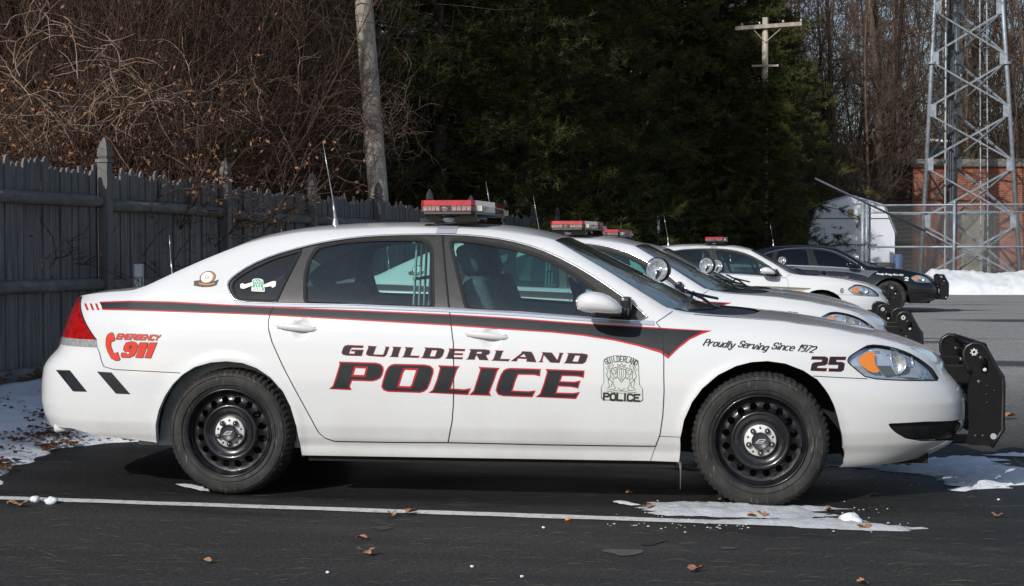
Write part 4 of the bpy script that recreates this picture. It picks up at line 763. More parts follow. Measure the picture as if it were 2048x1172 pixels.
    hr.build('headrest', M['cloth'], CARP, True)
    ds = MB(); ds.rbox((2.17-XO, 0, .84), (.42, 1.48, .22), .07, 3); ds.rbox((2.02-XO, .37, .93), (.25, .36, .12), .05); ds.rbox((1.62-XO, 0, .72), (.7, .22, .34), .04); ds.rbox((1.80-XO, -.06, 1.02), (.04, .30, .22), .02, 2, Matrix.Rotation(.25, 3, 'Y')); ds.build('dashboard', M['plastic'], CARP, True)
    sw = MB(); R = Matrix.Rotation(-.45, 3, 'Y'); sw.tube([Vector((1.80-XO, .37, .97))+R @ Vector((0, .19*math.cos(t), .19*math.sin(t))) for t in np.linspace(0, 2*math.pi, 25)], .014, 7); sw.build('steering_wheel', M['plastic'], CARP, True)
    cg = MB(); xx = .93
    for k in range(9): cg.tube([(xx-XO, -.60+k*.15, .7), (xx-XO+.03, -.56+k*.14, 1.36)], .008, 6)
    for z in (.98, 1.16, 1.36): cg.tube([(xx-XO+.02, -.6, z), (xx-XO+.02, .6, z)], .010, 6)
    cg.build('prisoner_cage', M['cage'], CARP)
car_extras()
# ---- markings of the first car ----
HERO_MARKS = []
_before = set(bpy.data.objects); VB = mk('livery', [(0, 0, -5), (0, 0, -5), (0, 0, -5)], [], None, CARP)
bpy.data.objects.remove(VB)
DN = DOORS['fd'][0]
vinyl_hero(DN, BODY, BODY)
HERO_MARKS = [o for o in bpy.data.objects if o not in _before]
# ---------------- the other cars: copies of the first ----------------
def gz(y): return float(np.interp(y, [-50, 2.4, 5.4, 8, 20, 28, 60], [0, 0, -.02, -.055, -.055, -.03, 0]))
tag(CARP, 'white sedan number 25 nearest the camera, with red light bar and black push bumper', 'police car', 'police cars parked in a row')
def copy_tree(o, parent=None, skip=()):
    c = o.copy(); COL.objects.link(c); c.parent = parent
    for ch in list(o.children):
        if ch not in skip: copy_tree(ch, c, skip)
    return c
def by(root, pre):
    out = [c for c in root.children if c.name.split('.')[0] == pre]
    for c in root.children: out += by(c, pre)
    return out
NUM = [o for o in HERO_MARKS if o.name.startswith(('number', 'motto'))]
STRIPE = [o for o in HERO_MARKS if o.name.startswith('stripe')]
BADGE = [o for o in HERO_MARKS if not o.name.startswith(('stripe', 'lettering', 'number', 'motto'))]
def place(o, x, y, a, z): o.location = (x, y, z); o.rotation_euler = (0, 0, a)
C2 = copy_tree(CARP); place(C2, 1.669, 5.431, -.077, -.019)
C3 = copy_tree(CARP); place(C3, 1.81, 7.95, -.05, -.055)
C4 = copy_tree(CARP, None, set(HERO_MARKS)); place(C4, 3.001, 16.355, -.048, -.055)
C5 = copy_tree(CARP, None, set(o for o in HERO_MARKS if o not in STRIPE+[m for m in HERO_MARKS if m.name.startswith('lettering')])|set(by(CARP, 'light_bar'))|set(by(CARP, 'bar_strap'))); place(C5, 5.148, 24.771, -.015, -.03)
tag(C2, 'white sedan second in the row, partly hidden just behind car 25'); tag(C3, 'white sedan third in the row, mostly hidden, only roof and windshield showing')
tag(C4, 'white sedan marked with the number 6, parked before the black one'); tag(C5, 'black sedan with tinted windows, farthest of the row, marked 2')
def recolour(root, table):
    for c in root.children:
        if c.type == 'MESH' and len(c.material_slots):
            mname = c.material_slots[0].material.name
            if mname in table: c.material_slots[0].link = 'OBJECT'; c.material_slots[0].material = table[mname]
        recolour(c, table)
recolour(C5, {'white_paint': M['black'], 'side_glass': M['tglass'], 'dark_glass': M['tglass'], 'black_vinyl': simple('grey_stripe', (.10, .11, .125), .3), 'red_vinyl': simple('dark_stripe_edge', (.16, .17, .19), .3), 'black_trim': M['plastic']})
def spawn(fn, root, *a):
    global CARP
    fn(root, *a)
B4 = by(C4, 'body')[0]; B5 = by(C5, 'body')[0]
decal_quads('number', stroke_text('6', (1649, 741), (1664, 741.7), 24, 5.5), M['ink'], .002, B4)
decal('stripe', [([(1120, 697), (1300, 704), (1471, 714), (1452, 722), (1300, 722), (1120, 714)], [])], M['inkg'], .002, by(C4, 'door')[0]); decal('stripe_border', [([(1160, 716), (1300, 723), (1440, 723), (1400, 734), (1330, 740), (1220, 738)], [])], simple('faded_orange', (.62, .30, .17), .5), .002, by(C4, 'door')[0])
decal_quads('number', stroke_text('2', (1645, 742), (1672, 743), 24, 7), M['whitev'], .002, B5)
decal_quads('motto', stroke_text('Proudly', (1406.5, 690.5), (1465.5, 696), 12.5, 2.5, .52, brush=True, lower=3.9)+stroke_text('Serving', (1476, 693.5), (1532.5, 701), 12.5, 2.5, .52, brush=True, lower=3.9)+stroke_text('Since', (1543, 697.5), (1585, 701.5), 12.5, 2.5, .52, brush=True, lower=3.9)+stroke_text('1972', (1592, 701), (1626, 705.5), 13, 2.5, .52, brush=True, lower=3.9), M['whitev'], .0016, B5)
# ---------------- ground ----------------
def struct(o): o['kind'] = 'structure'; return o
def xy(px, d): p = atD(px, 501., d); return float(p[0]), float(p[1])
V0F, CF = 1700., 19050.          # fence: px = 1700 - 19050/d
def fpt(d): return np.array(xy(V0F-CF/d, d))
FA, FB = fpt(9.), fpt(56.); FD = (FB-FA)/np.linalg.norm(FB-FA); FN = np.array([FD[1], -FD[0]])   # FN points to the lot (+x)
def fside(x, y): return (x-FA[0])*FN[0]+(y-FA[1])*FN[1]
def asphalt_mat():
    m, nt, b = newmat('asphalt'); P = coords(nt, False); sx = N(nt, 'SeparateXYZ'); nt.links.new(P, sx.inputs[0])
    st = coords(nt, False, (.35, 1.3, 1)); n1 = noise(nt, st, 1.1, 7, .62); n2 = noise(nt, P, 62, 4, .8); n3 = noise(nt, coords(nt, False, (.25, 2.2, 1)), 2.3, 6, .6); n4 = noise(nt, P, 28, 4, .6)
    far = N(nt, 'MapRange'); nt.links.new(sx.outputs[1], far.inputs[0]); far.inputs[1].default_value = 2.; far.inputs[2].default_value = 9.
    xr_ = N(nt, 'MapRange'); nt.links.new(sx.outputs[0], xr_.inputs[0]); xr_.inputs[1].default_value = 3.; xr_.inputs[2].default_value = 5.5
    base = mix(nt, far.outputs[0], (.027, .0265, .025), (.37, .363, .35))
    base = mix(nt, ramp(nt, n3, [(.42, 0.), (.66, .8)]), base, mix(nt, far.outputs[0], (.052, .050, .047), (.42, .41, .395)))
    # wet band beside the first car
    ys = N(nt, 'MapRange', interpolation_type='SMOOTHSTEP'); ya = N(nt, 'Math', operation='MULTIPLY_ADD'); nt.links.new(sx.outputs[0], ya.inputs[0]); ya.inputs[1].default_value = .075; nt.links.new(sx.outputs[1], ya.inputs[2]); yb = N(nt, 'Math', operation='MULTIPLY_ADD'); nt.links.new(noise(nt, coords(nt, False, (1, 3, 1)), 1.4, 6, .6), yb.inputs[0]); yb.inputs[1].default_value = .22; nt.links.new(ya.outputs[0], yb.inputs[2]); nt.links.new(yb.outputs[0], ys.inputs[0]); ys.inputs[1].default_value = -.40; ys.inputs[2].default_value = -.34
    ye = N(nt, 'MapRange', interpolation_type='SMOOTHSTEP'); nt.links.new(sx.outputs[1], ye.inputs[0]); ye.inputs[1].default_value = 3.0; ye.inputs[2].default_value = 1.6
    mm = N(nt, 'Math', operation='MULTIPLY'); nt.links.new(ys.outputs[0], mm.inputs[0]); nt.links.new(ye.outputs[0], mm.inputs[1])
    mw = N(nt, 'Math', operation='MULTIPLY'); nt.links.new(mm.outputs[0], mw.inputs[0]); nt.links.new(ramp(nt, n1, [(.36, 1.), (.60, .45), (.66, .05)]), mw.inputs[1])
    wetfar = ramp(nt, noise(nt, coords(nt, False, (.10, .55, 1)), 1.0, 5, .5), [(.57, 0.), (.62, .85)]); mx_ = N(nt, 'Math', operation='MAXIMUM'); nt.links.new(mw.outputs[0], mx_.inputs[0])  # far dark bands: damp streaks, plus tree shade painted into the colour
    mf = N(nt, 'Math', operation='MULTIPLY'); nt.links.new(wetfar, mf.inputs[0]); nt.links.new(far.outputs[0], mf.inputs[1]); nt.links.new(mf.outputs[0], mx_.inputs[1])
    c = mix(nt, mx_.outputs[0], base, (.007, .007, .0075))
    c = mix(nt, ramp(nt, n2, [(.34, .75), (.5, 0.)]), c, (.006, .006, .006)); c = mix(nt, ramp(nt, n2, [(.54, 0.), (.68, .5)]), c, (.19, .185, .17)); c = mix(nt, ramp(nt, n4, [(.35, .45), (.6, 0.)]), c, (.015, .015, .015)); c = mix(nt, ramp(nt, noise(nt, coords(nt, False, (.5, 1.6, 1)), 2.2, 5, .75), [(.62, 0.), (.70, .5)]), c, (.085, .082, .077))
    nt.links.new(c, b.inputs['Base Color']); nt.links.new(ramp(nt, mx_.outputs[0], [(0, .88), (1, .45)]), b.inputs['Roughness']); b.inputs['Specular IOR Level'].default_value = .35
    bump(nt, b, n2, .9, .010); return m
def snow_mat(name='snow', dirt=.25, sc=3., col=(.78, .80, .83)):
    m, nt, b = newmat(name); co = coords(nt, False); n = noise(nt, co, sc, 8, .7); n2 = noise(nt, co, 45, 4, .7)
    c = mix(nt, ramp(nt, n, [(.5, 0.), (.72, dirt)]), col, (.30, .28, .25)); c = mix(nt, ramp(nt, n2, [(.66, 0.), (.76, dirt*1.6)]), c, (.16, .13, .10))
    nt.links.new(c, b.inputs['Base Color']); b.inputs['Roughness'].default_value = .75; bump(nt, b, mix(nt, .5, n, n2), .6, .03); return m
def litter_mat(name='leaf_litter', a=(.16, .095, .055), c2=(.05, .032, .022), sc=3.):
    m, nt, b = newmat(name); co = coords(nt, False); n = noise(nt, co, sc, 9, .75); nt.links.new(ramp(nt, n, [(.35, c2), (.6, a)]), b.inputs['Base Color']); b.inputs['Roughness'].default_value = .95; bump(nt, b, n, .8, .05); return m
M['asphalt'] = asphalt_mat(); M['snow'] = snow_mat(); M['snowd'] = snow_mat('dirty_snow', .5, 1.6); M['litter'] = litter_mat()
def sheet(name, xs, ys, zf, mat):
    V = [(x, y, zf(x, y)) for y in ys for x in xs]; n = len(xs); F = [(j*n+i, j*n+i+1, (j+1)*n+i+1, (j+1)*n+i) for j in range(len(ys)-1) for i in range(n-1)]
    return struct(mk(name, V, F, mat, None, True))
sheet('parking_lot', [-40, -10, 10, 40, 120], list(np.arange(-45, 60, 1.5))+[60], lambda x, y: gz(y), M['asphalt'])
# wooded ground behind the fence and beyond the lot
def bank(x, y):
    s = -fside(x, y); return gz(y)-.15+.40*min(1, max(0, (s+.3)/.6))+.02*max(0, s)
us = [-45, -30, -18, -10, -6, -3, -1.5, -.6, -.3, 0, .15]; ts = np.arange(-25, 62, 2.5)
V = [(*(FA+FD*t+FN*u), bank(*(FA+FD*t+FN*u))) for t in ts for u in us]; n = len(us)
struct(mk('wooded_ground', V, [(j*n+i, j*n+i+1, (j+1)*n+i+1, (j+1)*n+i) for j in range(len(ts)-1) for i in range(n-1)], M['litter'], None, True))
# flat ground far behind, rising to a low hill
fy = [44, 46, 52, 60, 75, 95, 120, 150, 300]; sheet('far_ground', [-200, -60, -20, 0, 20, 60, 250], fy, lambda x, y: {44: -.3, 46: .05, 52: .1, 60: .12, 75: .3, 95: 1.5, 120: 6., 150: 13., 300: 24.}[y], litter_mat('woodland_floor', (.12, .075, .045), (.035, .025, .018), .8))
# parking line
def strip(name, top, bot, mat, z=.004):
    P = [atZ(*p, z) for p in top]+[atZ(*p, z) for p in bot][::-1]; k = len(top); V = [tuple(p) for p in P]; F = [(i, 2*k-1-i, 2*k-2-i, i+1) for i in range(k-1)]; return mk(name, V, F, mat)
def linemat():
    m, nt, b = newmat('line_paint'); P = coords(nt, False); n = noise(nt, P, 22, 6, .7); n2 = noise(nt, P, 120, 3, .7); c = mix(nt, ramp(nt, n, [(.50, 0.), (.68, .6)]), (.60, .60, .58), (.10, .10, .095)); c = mix(nt, ramp(nt, n2, [(.3, .6), (.45, 0.)]), c, (.08, .08, .08)); nt.links.new(c, b.inputs['Base Color']); b.inputs['Roughness'].default_value = .8; return m
M['line'] = linemat()
xs_ = np.linspace(-120, 1690, 30); jt = RNG.normal(0, .35, (2, 30))
struct(strip('parking_line', [(x, 992.2+.0332*x+jt[0, i]) for i, x in enumerate(xs_)], [(x, 998.8+.0338*x+jt[1, i]) for i, x in enumerate(xs_)], M['line']))
from mathutils import noise as mnoise
# ---------------- snow ----------------
def snow_patch(name, outline_px, h=.02, seed=1, mat=None, amp=.022, cell=.035, base=.006, z0=0.):
    rg = np.random.default_rng(seed); P = atZ([p[0] for p in outline_px], [p[1] for p in outline_px], z0)[:, :2]; P = resample(P, .022)
    d = np.gradient(P, axis=0); nn = np.stack([-d[:, 1], d[:, 0]], -1); nn /= np.linalg.norm(nn, axis=1)[:, None]+1e-9; k = np.array([mnoise.noise(Vector((p[0]*6, p[1]*14, seed)))*1.3+mnoise.noise(Vector((p[0]*19, p[1]*45, seed)))*1.1+mnoise.noise(Vector((p[0]*60, p[1]*90, seed)))*.6 for p in P]); P = P+nn*(k*amp)[:, None]+np.column_stack([.14*np.interp(np.sin(P[:, 1]*95+seed)+np.sin(P[:, 1]*41), [-2, 0, 2], [0, .1, 1])*(h > .011), 0*k])
    g = np.stack(np.meshgrid(np.arange(P[:, 0].min(), P[:, 0].max(), cell), np.arange(P[:, 1].min(), P[:, 1].max(), cell)), -1).reshape(-1, 2); g = g+rg.uniform(-.3, .3, g.shape)*cell; g = g[inpoly(g, P)]; g = g[~near_edges(g, [P], cell*.4)]
    v, f = cdt([P], g); v, f = compact(v, f[inpoly(v[f].mean(1), P)]); dist = np.full(len(v), 9.)
    for p in P: dist = np.minimum(dist, np.hypot(v[:, 0]-p[0], v[:, 1]-p[1]))
    z = z0+base*.5+h*np.clip(dist/.07, 0, 1)**.8*(.45+1.0*rg.random(len(v))); return mk(name, np.column_stack([v, z]), f, mat or M['snow'], None, True)
slush = snow_mat('slush', .6, 9, (.50, .52, .545))
s1 = snow_patch('snow_patch', [(1282,1010),(1300,1005),(1400,1006),(1500,1011),(1590,1014),(1666,1017),(1622,1024),(1648,1034),(1600,1037),(1668,1041),(1740,1050),(1806,1058),(1806,1062),(1740,1063),(1640,1058),(1500,1050),(1400,1047),(1330,1044),(1400,1041),(1500,1040),(1560,1037),(1460,1036),(1380,1033),(1300,1031),(1288,1024),(1262,1018)], .018, 3, slush, .018)
tag(s1, 'grey white snow patch under the front tyre of the nearest car', 'snow patch')
s1 = snow_patch('snow_patch', [(1226,1003),(1240,1002),(1262,1006),(1280,1011),(1262,1012),(1240,1008)], .010, 5, None, .01); tag(s1, 'small thin snow sliver left of the front tyre patch', 'snow patch')
s1 = snow_patch('snow_patch', [(1650,932),(1720,930),(1800,934),(1850,918),(1920,914),(1975,918),(1990,925),(1955,931),(2010,936),(2070,938),(2120,944),(2110,960),(2020,972),(1960,979),(1885,983),(1905,974),(1880,968),(1868,955),(1835,948),(1780,945),(1720,938)], .02, 7, None, .03); tag(s1, 'bluish snow patch in the shade below the push bumper', 'snow patch')
s1 = snow_patch('snow_patch', [(1958,910),(2010,908),(2120,907),(2120,912),(2010,914)], .012, 8, None, .02); tag(s1, 'thin strip of snow at the right edge behind the shaded patch', 'snow patch')
s1 = snow_patch('snow_patch', [(1325,928),(1360,925),(1420,927),(1420,936),(1380,942),(1345,938)], .012, 9, None, .02); tag(s1, 'little snow remnant behind the front wheel under the sill', 'snow patch')
s1 = snow_patch('snow_patch', [(350,969),(372,968),(412,975),(440,985),(400,982),(372,975)], .008, 10, None, .01); tag(s1, 'little snow streak by the rear tyre', 'snow patch')
sk = MB(); p = atZ(1700, 1046, 0.); 
def rock(c, r, seed, mat, name):
    rg = random.Random(seed); bm = bmesh.new(); bmesh.ops.create_icosphere(bm, subdivisions=2, radius=r)
    for v in bm.verts: v.co *= 1+rg.uniform(-.22, .22); v.co.z *= .7
    V = [v.co+Vector(c) for v in bm.verts]; F = [[v.index for v in f.verts] for f in bm.faces]; bm.free(); return mk(name, V, F, mat, None, True)
for k, (px, py, r, lb) in enumerate(((1698, 1045, .045, 'lumpy snow chunk on the end of the painted line'), (1712, 1048, .03, 'smaller snow chunk right of the one on the line end'), (70, 1003, .026, 'left of two ice chunks beside the painted line'), (103, 1007, .032, 'right of two ice chunks beside the painted line'))):
    p = atZ(px, py, 0.); o = rock((p[0], p[1], r*.4), r, k, M['snow'], 'snow_chunk'); tag(o, lb, 'snow chunk', 'chunks of snow and ice by the line')
for pts, cm, nm in (([(1200,1103),(1215,1099),(1250,1100),(1285,1101),(1290,1106),(1270,1112),(1240,1113),(1225,1109)], (.075, .072, .066), 'salt_stain'), ([(1432,1096),(1455,1094),(1478,1096),(1470,1100),(1445,1100)], (.055, .053, .049), 'salt_stain'), ([(740,1056),(770,1053),(790,1058),(765,1062)], (.038, .037, .035), 'salt_stain'), ([(1278,1091),(1310,1084),(1338,1080),(1330,1084),(1300,1092)], (.012, .012, .012), 'oil_stain')):
    o = snow_patch(nm, pts, .0, len(pts), simple(nm+'_tone', cm, .9, var=.35, vs=40), .010, .05, .008); struct(o)
cr = random.Random(6); m = MB()
for _ in range(150):
    if _ % 3: a_, b_ = cr.uniform(1215, 1830), cr.choice((cr.gauss(1024, 9), cr.gauss(1053, 5)))
    else: a_, b_ = cr.uniform(1650, 2060), cr.gauss(952, 14)
    p = atZ(a_, b_, 0.); r_ = cr.uniform(.002, .0055)
    m.add([(p[0]-r_*1.6, p[1], .004), (p[0], p[1]-r_, .004), (p[0]+r_*1.6, p[1], .004), (p[0], p[1]+r_, .004), (p[0], p[1], .004+r_)], [(0, 1, 4), (1, 2, 4), (2, 3, 4), (3, 0, 4)])
o = m.build('snow_crumbs', slush); tag(o, 'loose icy crumbs around the melting snow patches', 'snow crumbs', kind='stuff')
# bank of shaded snow at the foot of the fence
def wob(x, y, s=1.): return math.sin(x*1.7*s+.3)*math.cos(y*2.1*s)+.5*math.sin(x*4.1*s+y*3.3*s)+.3*math.sin(x*9*s-y*7*s)
ts = np.arange(-4, 14, .08); us = np.concatenate([np.arange(-.05, 2.2, .07)]); ED = [atZ(a, b, 0.)[:2] for a, b in ((-700, 1240), (-300, 1100), (-60, 1004), (0, 974), (50, 938), (110, 906), (180, 893), (250, 886), (330, 880))]
_et = [float(((e-FA)*FD).sum()) for e in ED]; _eu = [float(((e-FA)*FN).sum()) for e in ED]; edge = lambda t: np.interp(t, _et+[_et[-1]+1.5, _et[-1]+4], _eu+[1.0, .5])
V = []; W2 = len(us)
p00 = atZ(0, 972, 0.); p01 = atZ(110, 908, 0.); p02 = atZ(250, 886, 0.); 
for t in ts:
    for i, u in enumerate(np.linspace(0, 1, 34)):
        e = float(edge(t))+.04*math.sin(t*7.)+.04*math.sin(t*17+1); q = FA+FD*t+FN*(u*e-.05); s_ = u; h = .23*(1-s_)**1.3+.03+.05*wob(q[0]*1.3, q[1]*1.3)*(1-s_)*min(1, s_*8+.3)+.035*wob(q[0]*3, q[1]*3)*(1-s_**3)*.6+.11*math.exp(-((t-3.1)/.5)**2-((u*e-.55)/.35)**2); h = h*min(1, (1-s_)*9)-.01*(s_ > .97)
        V.append((q[0], q[1], gz(q[1])+max(-.01, h)))
n = 34; sb = mk('snow_ground', V, [(j*n+i, j*n+i+1, (j+1)*n+i+1, (j+1)*n+i) for j in range(len(ts)-1) for i in range(n-1)], M['snow'], None, True); sb['kind'] = 'structure'
SNOWV = V
# sunlit ploughed bank at the far end of the lot
from mathutils import noise as mnoise
xs = np.linspace(0, 1, 200); V = []; n = 26
for t in xs:
    px = 1800+t*700; x, y = xy(px, 43.5); 
    for i in range(n):
        s_ = i/(n-1); nz = lambda f, k: mnoise.noise(Vector((x*f, s_*4.2*f, k))); hh = (.66+.16*nz(.35, 1)+.06*nz(1.1, 9))*min(1, t/.10); z = hh*math.sin(math.pi*min(1, s_*1.02))**.55*(1+.16*nz(1.4, 3)+.10*nz(3.7, 5)+.05*nz(9., 7)); V.append((x, y-1.3+s_*4.2+.25*nz(.9, 2), -.06+max(0, z)))
sb2 = mk('snow_bank', V, [(j*n+i, j*n+i+1, (j+1)*n+i+1, (j+1)*n+i) for j in range(199) for i in range(n-1)], M['snowd'], None, True); tag(sb2, 'long ploughed bank of dirty white snow in front of the chain link fence', 'snow bank')
# ---------------- leaves, needles, litter ----------------
leafm = simple('dry_leaf', (.40, .20, .11), .8, var=.35, vs=30); leafd = simple('dark_leaf', (.10, .045, .022), .9, var=.5, vs=10)
def leaf_mesh(seed, r):
    rg = random.Random(seed); out = []; K = 22
    for k in range(K):
        a = 2*math.pi*k/K; l = r*(.62+.38*abs(math.sin(a*3.5))+rg.uniform(-.08, .08))*(1 if abs(math.cos(a)) > .3 else .62); out.append((l*math.cos(a), .6*l*math.sin(a), r*(.22*math.cos(2*a+seed)+.14+rg.uniform(-.04, .08))+.1*r))
    return [(0, 0, .02*r)]+out, [(0, 1+i, 1+(i+1) % K) for i in range(K)]
LP = [(40,1014,.05,'first'),(20,1012,.03,''),(784,1034,.045,''),(822,1029,.04,''),(722,1081,.03,''),(731,1111,.05,''),(1258,991,.035,''),(1297,1019,.04,''),(1392,1145,.042,''),(1503,1036,.03,''),(1524,1034,.04,''),(1657,1024,.035,''),(1728,1060,.04,''),(1995,1036,.03,''),(1725,1171,.03,''),(1438,1003,.02,''),(2020,836,.07,''),(410,1128,.03,''),(1855,690,.05,'')]
LL = ['curled tan oak leaf left of the ice chunks','small leaf at the left edge beside the painted line','left leaf of the pair just below the painted line','right leaf of the pair just below the painted line','small leaf in the foreground above the larger one','wide brown leaf in the left foreground','leaf at the edge of the shadow under the front door','orange leaf on the left end of the snow patch','curled leaf low in the right foreground','small leaf on the snow below the front tyre','upright leaf on the snow below the front tyre','leaf right of the front tyre beyond the snow','leaf lying on the snow tongue past the line end','small leaf on wet asphalt at the far right','leaf cut by the bottom edge of the picture','leaf tucked behind the front tyre','leaf on the grey lot right of the push bumper','yellowed leaf in the left foreground','leaf behind the push bumper on the lot']
for k, ((px, py, r, _), lb) in enumerate(zip(LP, LL)):
    V, F = leaf_mesh(k, r); o = mk('fallen_leaf', V, F, leafm, None, True); p = atZ(px, py, 0.); o.location = (p[0], p[1], .012); o.rotation_euler = (0, 0, k*2.4); tag(o, lb, 'leaf', 'oak leaves fallen on the asphalt')
def scatter(name, n, fn, mat, seed, r0=.02, r1=.045):
    rg = random.Random(seed); m = MB()
    for _ in range(n):
        p = fn(rg)
        if p is None: continue
        r = rg.uniform(r0, r1); a = rg.uniform(0, 6.28); R = Matrix.Rotation(a, 3, 'Z') @ Matrix.Rotation(rg.uniform(-.9, .9), 3, 'X'); K = 7
        V = [Vector(p)+R @ Vector((r*rg.uniform(.5, 1.2)*math.cos(6.283*k/K), .6*r*rg.uniform(.4, 1.2)*math.sin(6.283*k/K), r*rg.uniform(-.2, .4)+.012)) for k in range(K)]; m.add(V, [(0, 1, 2), (0, 2, 3), (0, 3, 4), (0, 4, 5), (0, 5, 6)])
    return m.build(name, mat)
SV = np.array(SNOWV)
def on_snow(rg):
    t = rg.uniform(-1, 7); u = min(.99, abs(rg.gauss(.88, .14)) if rg.random() < .82 else rg.random()); j = int((t+4)/.08); i = int(u*33); v = SV[min(len(SV)-1, j*34+i)]
    if wob(v[0]*2.6, v[1]*2.6) < .15 and rg.random() < .93: return None
    return (v[0]+rg.uniform(-.04, .04), v[1]+rg.uniform(-.04, .04), v[2]+.01)
o = scatter('leaf_scatter', 9000, on_snow, leafd, 4, .010, .026); tag(o, 'drifts of dark dead leaves lying on the shaded snow', 'dead leaves', kind='stuff')
def on_base(rg):
    t = rg.uniform(-3, 4.); q = FA+FD*t+FN*rg.uniform(.0, .35); return (q[0], q[1], .27+rg.uniform(-.02, .06)) if math.sin(t*3)+rg.uniform(-1, 1) > .1 else None
o = scatter('leaf_pile', 500, on_base, leafd, 5); tag(o, 'brown leaves heaped against the foot of the wooden fence', 'dead leaves', kind='stuff')
nm = MB(); rg = random.Random(9)
for _ in range(330):
    px, py = rg.uniform(-20, 2060), 985+200*rg.random()**.8; p = atZ(px, py, 0.); a = rg.gauss(.25, .45); l = rg.uniform(.02, .085); w_ = .0013; dx, dy = l*math.cos(a), l*math.sin(a); c = .004
    nm.add([(p[0]-dx, p[1]-dy, c), (p[0], p[1]-w_+.004, c+.004), (p[0]+dx, p[1]+dy, c), (p[0], p[1]+w_+.004, c+.004)], [(0, 1, 2, 3)])
o = nm.build('pine_needle_scatter', simple('pale_needle', (.34, .30, .17), .8)); tag(o, 'pale fallen pine needles strewn over the foreground asphalt', 'pine needles', kind='stuff')
for px, py, lb in ((1087, 1057, 'white speck of salt right of centre foreground'), (944, 1135, 'white salt grain low in the centre foreground'), (655, 1147, 'white grain in the left foreground'), (1044, 1155, 'white grain at the bottom edge near the centre'), (1997, 1001, 'white snow crumb on wet asphalt at the right')):
    p = atZ(px, py, 0.); o = rock((p[0], p[1], .005), .008, px, M['snow'], 'salt_grain'); tag(o, lb, 'salt grain', 'white crumbs on the asphalt')
p = atZ(1137, 1042, 0.); m = MB(); m.tube([(p[0]-.016, p[1], .009), (p[0]+.006, p[1]+.002, .009)], .008, 8); o = m.build('cigarette_filter', simple('filter_paper', (.75, .27, .05), .7), None, True); tag(o, 'short orange cigarette filter lying below the painted line', 'cigarette end')
# icicle under the front arch
p0 = atY(1360, 924, .02); m = MB(); m.tube([(p0[0], p0[1], p0[2]), (p0[0]+.004, p0[1], p0[2]-.05), (p0[0]+.002, p0[1], p0[2]-.14)], .008, 7, True, .002); o = m.build('icicle', simple('dirty_ice', (.10, .10, .10), .15, coat=.8), None, True); tag(o, 'thin dark icicle hanging from the sill behind the front wheel', 'icicle')
# ---------------- wooden fence ----------------
def woodmat(name, a, b2, sc=(14, 14, .7)):
    m, nt, b = newmat(name); co = coords(nt, False, sc); n = noise(nt, co, 2.0, 6, .7); n2 = noise(nt, coords(nt, False), 1.1, 3); n3 = noise(nt, coords(nt, False, (7, 7, .15)), 1.0, 2)
    c = ramp(nt, n, [(.28, b2), (.66, a)]); c = mix(nt, ramp(nt, n2, [(.35, .45), (.65, 0.)]), c, b2); c = mix(nt, ramp(nt, n3, [(.4, .5), (.6, 0.)]), c, tuple(x*.45 for x in a)); nt.links.new(c, b.inputs['Base Color']); b.inputs['Roughness'].default_value = .9; bump(nt, b, n, .5, .01); return m
M['fence'] = woodmat('weathered_wood', (.29, .275, .26), (.030, .029, .031), (24, 24, .8)); M['pole'] = woodmat('pole_wood', (.60, .52, .44), (.22, .18, .145), (9, 9, .35)); M['rail'] = woodmat('weathered_rail', (.27, .255, .235), (.08, .075, .07), (2, 2, 9))
fence = empty('wooden_fence', (FA[0], FA[1], .2)); tag(fence, 'weathered grey stockade fence of vertical boards behind the parked cars', 'fence')
FR = Matrix.Rotation(math.atan2(FD[1], FD[0]), 3, 'Z'); rg = random.Random(11)
L_ = []; d = 12.76-2.46*4
while d < 58: L_.append(fpt(d)); d += 2.46
def W2L(p): return Vector(p)-fence.location
for a, b in zip(L_[:-1], L_[1:]):
    D_ = b-a; n_ = np.linalg.norm(D_); u = D_/n_; nb = 27 if a[1] < 25 else 16; z0 = .17+gz(a[1]); top = 2.09+gz(a[1]); m = MB()
    for i in range(nb):
        c = a+u*(n_*(i+.5)/nb); wd = n_/nb*rg.uniform(.80, .99); t = top+rg.uniform(-.07, .03); off = rg.uniform(-.014, .014); c = c-FN*(.03+off); th = .02
        # round-shouldered picket
        pr = [(-wd/2, z0), (-wd/2, t-.05), (-wd*.28, t-.012), (0, t), (wd*.28, t-.012), (wd/2, t-.05), (wd/2, z0)]
        if rg.random() < .2: pr = [(-wd/2, z0), (-wd/2, t-.03), (wd*.1, t-.02), (wd*.3, t-.07), (wd/2, t-.06), (wd/2, z0)]
        V = [W2L((*(c+u*x+FN*y), z)) for y in (0, -th) for x, z in pr]; k = len(pr); F = [tuple(range(k)), tuple(range(2*k-1, k-1, -1))]+[(i2, (i2+1) % k, k+(i2+1) % k, k+i2)[::-1] for i2 in range(k)]; m.add(V, F)
    m.build('board_panel', M['fence'], fence)
    for z, r in ((1.76, .055), (1.02, .055), (.30, .055)):
        m = MB(); m.tube([W2L((*(a+u*.03), z+gz(a[1])+rg.uniform(-.02, .02))), W2L((*(a+u*n_/2+FN*.008), z+gz(a[1])-.006)), W2L((*(b-u*.03), z+gz(b[1])+rg.uniform(-.02, .02)))], r, 8); m.build('rail', M['rail'], fence, True)
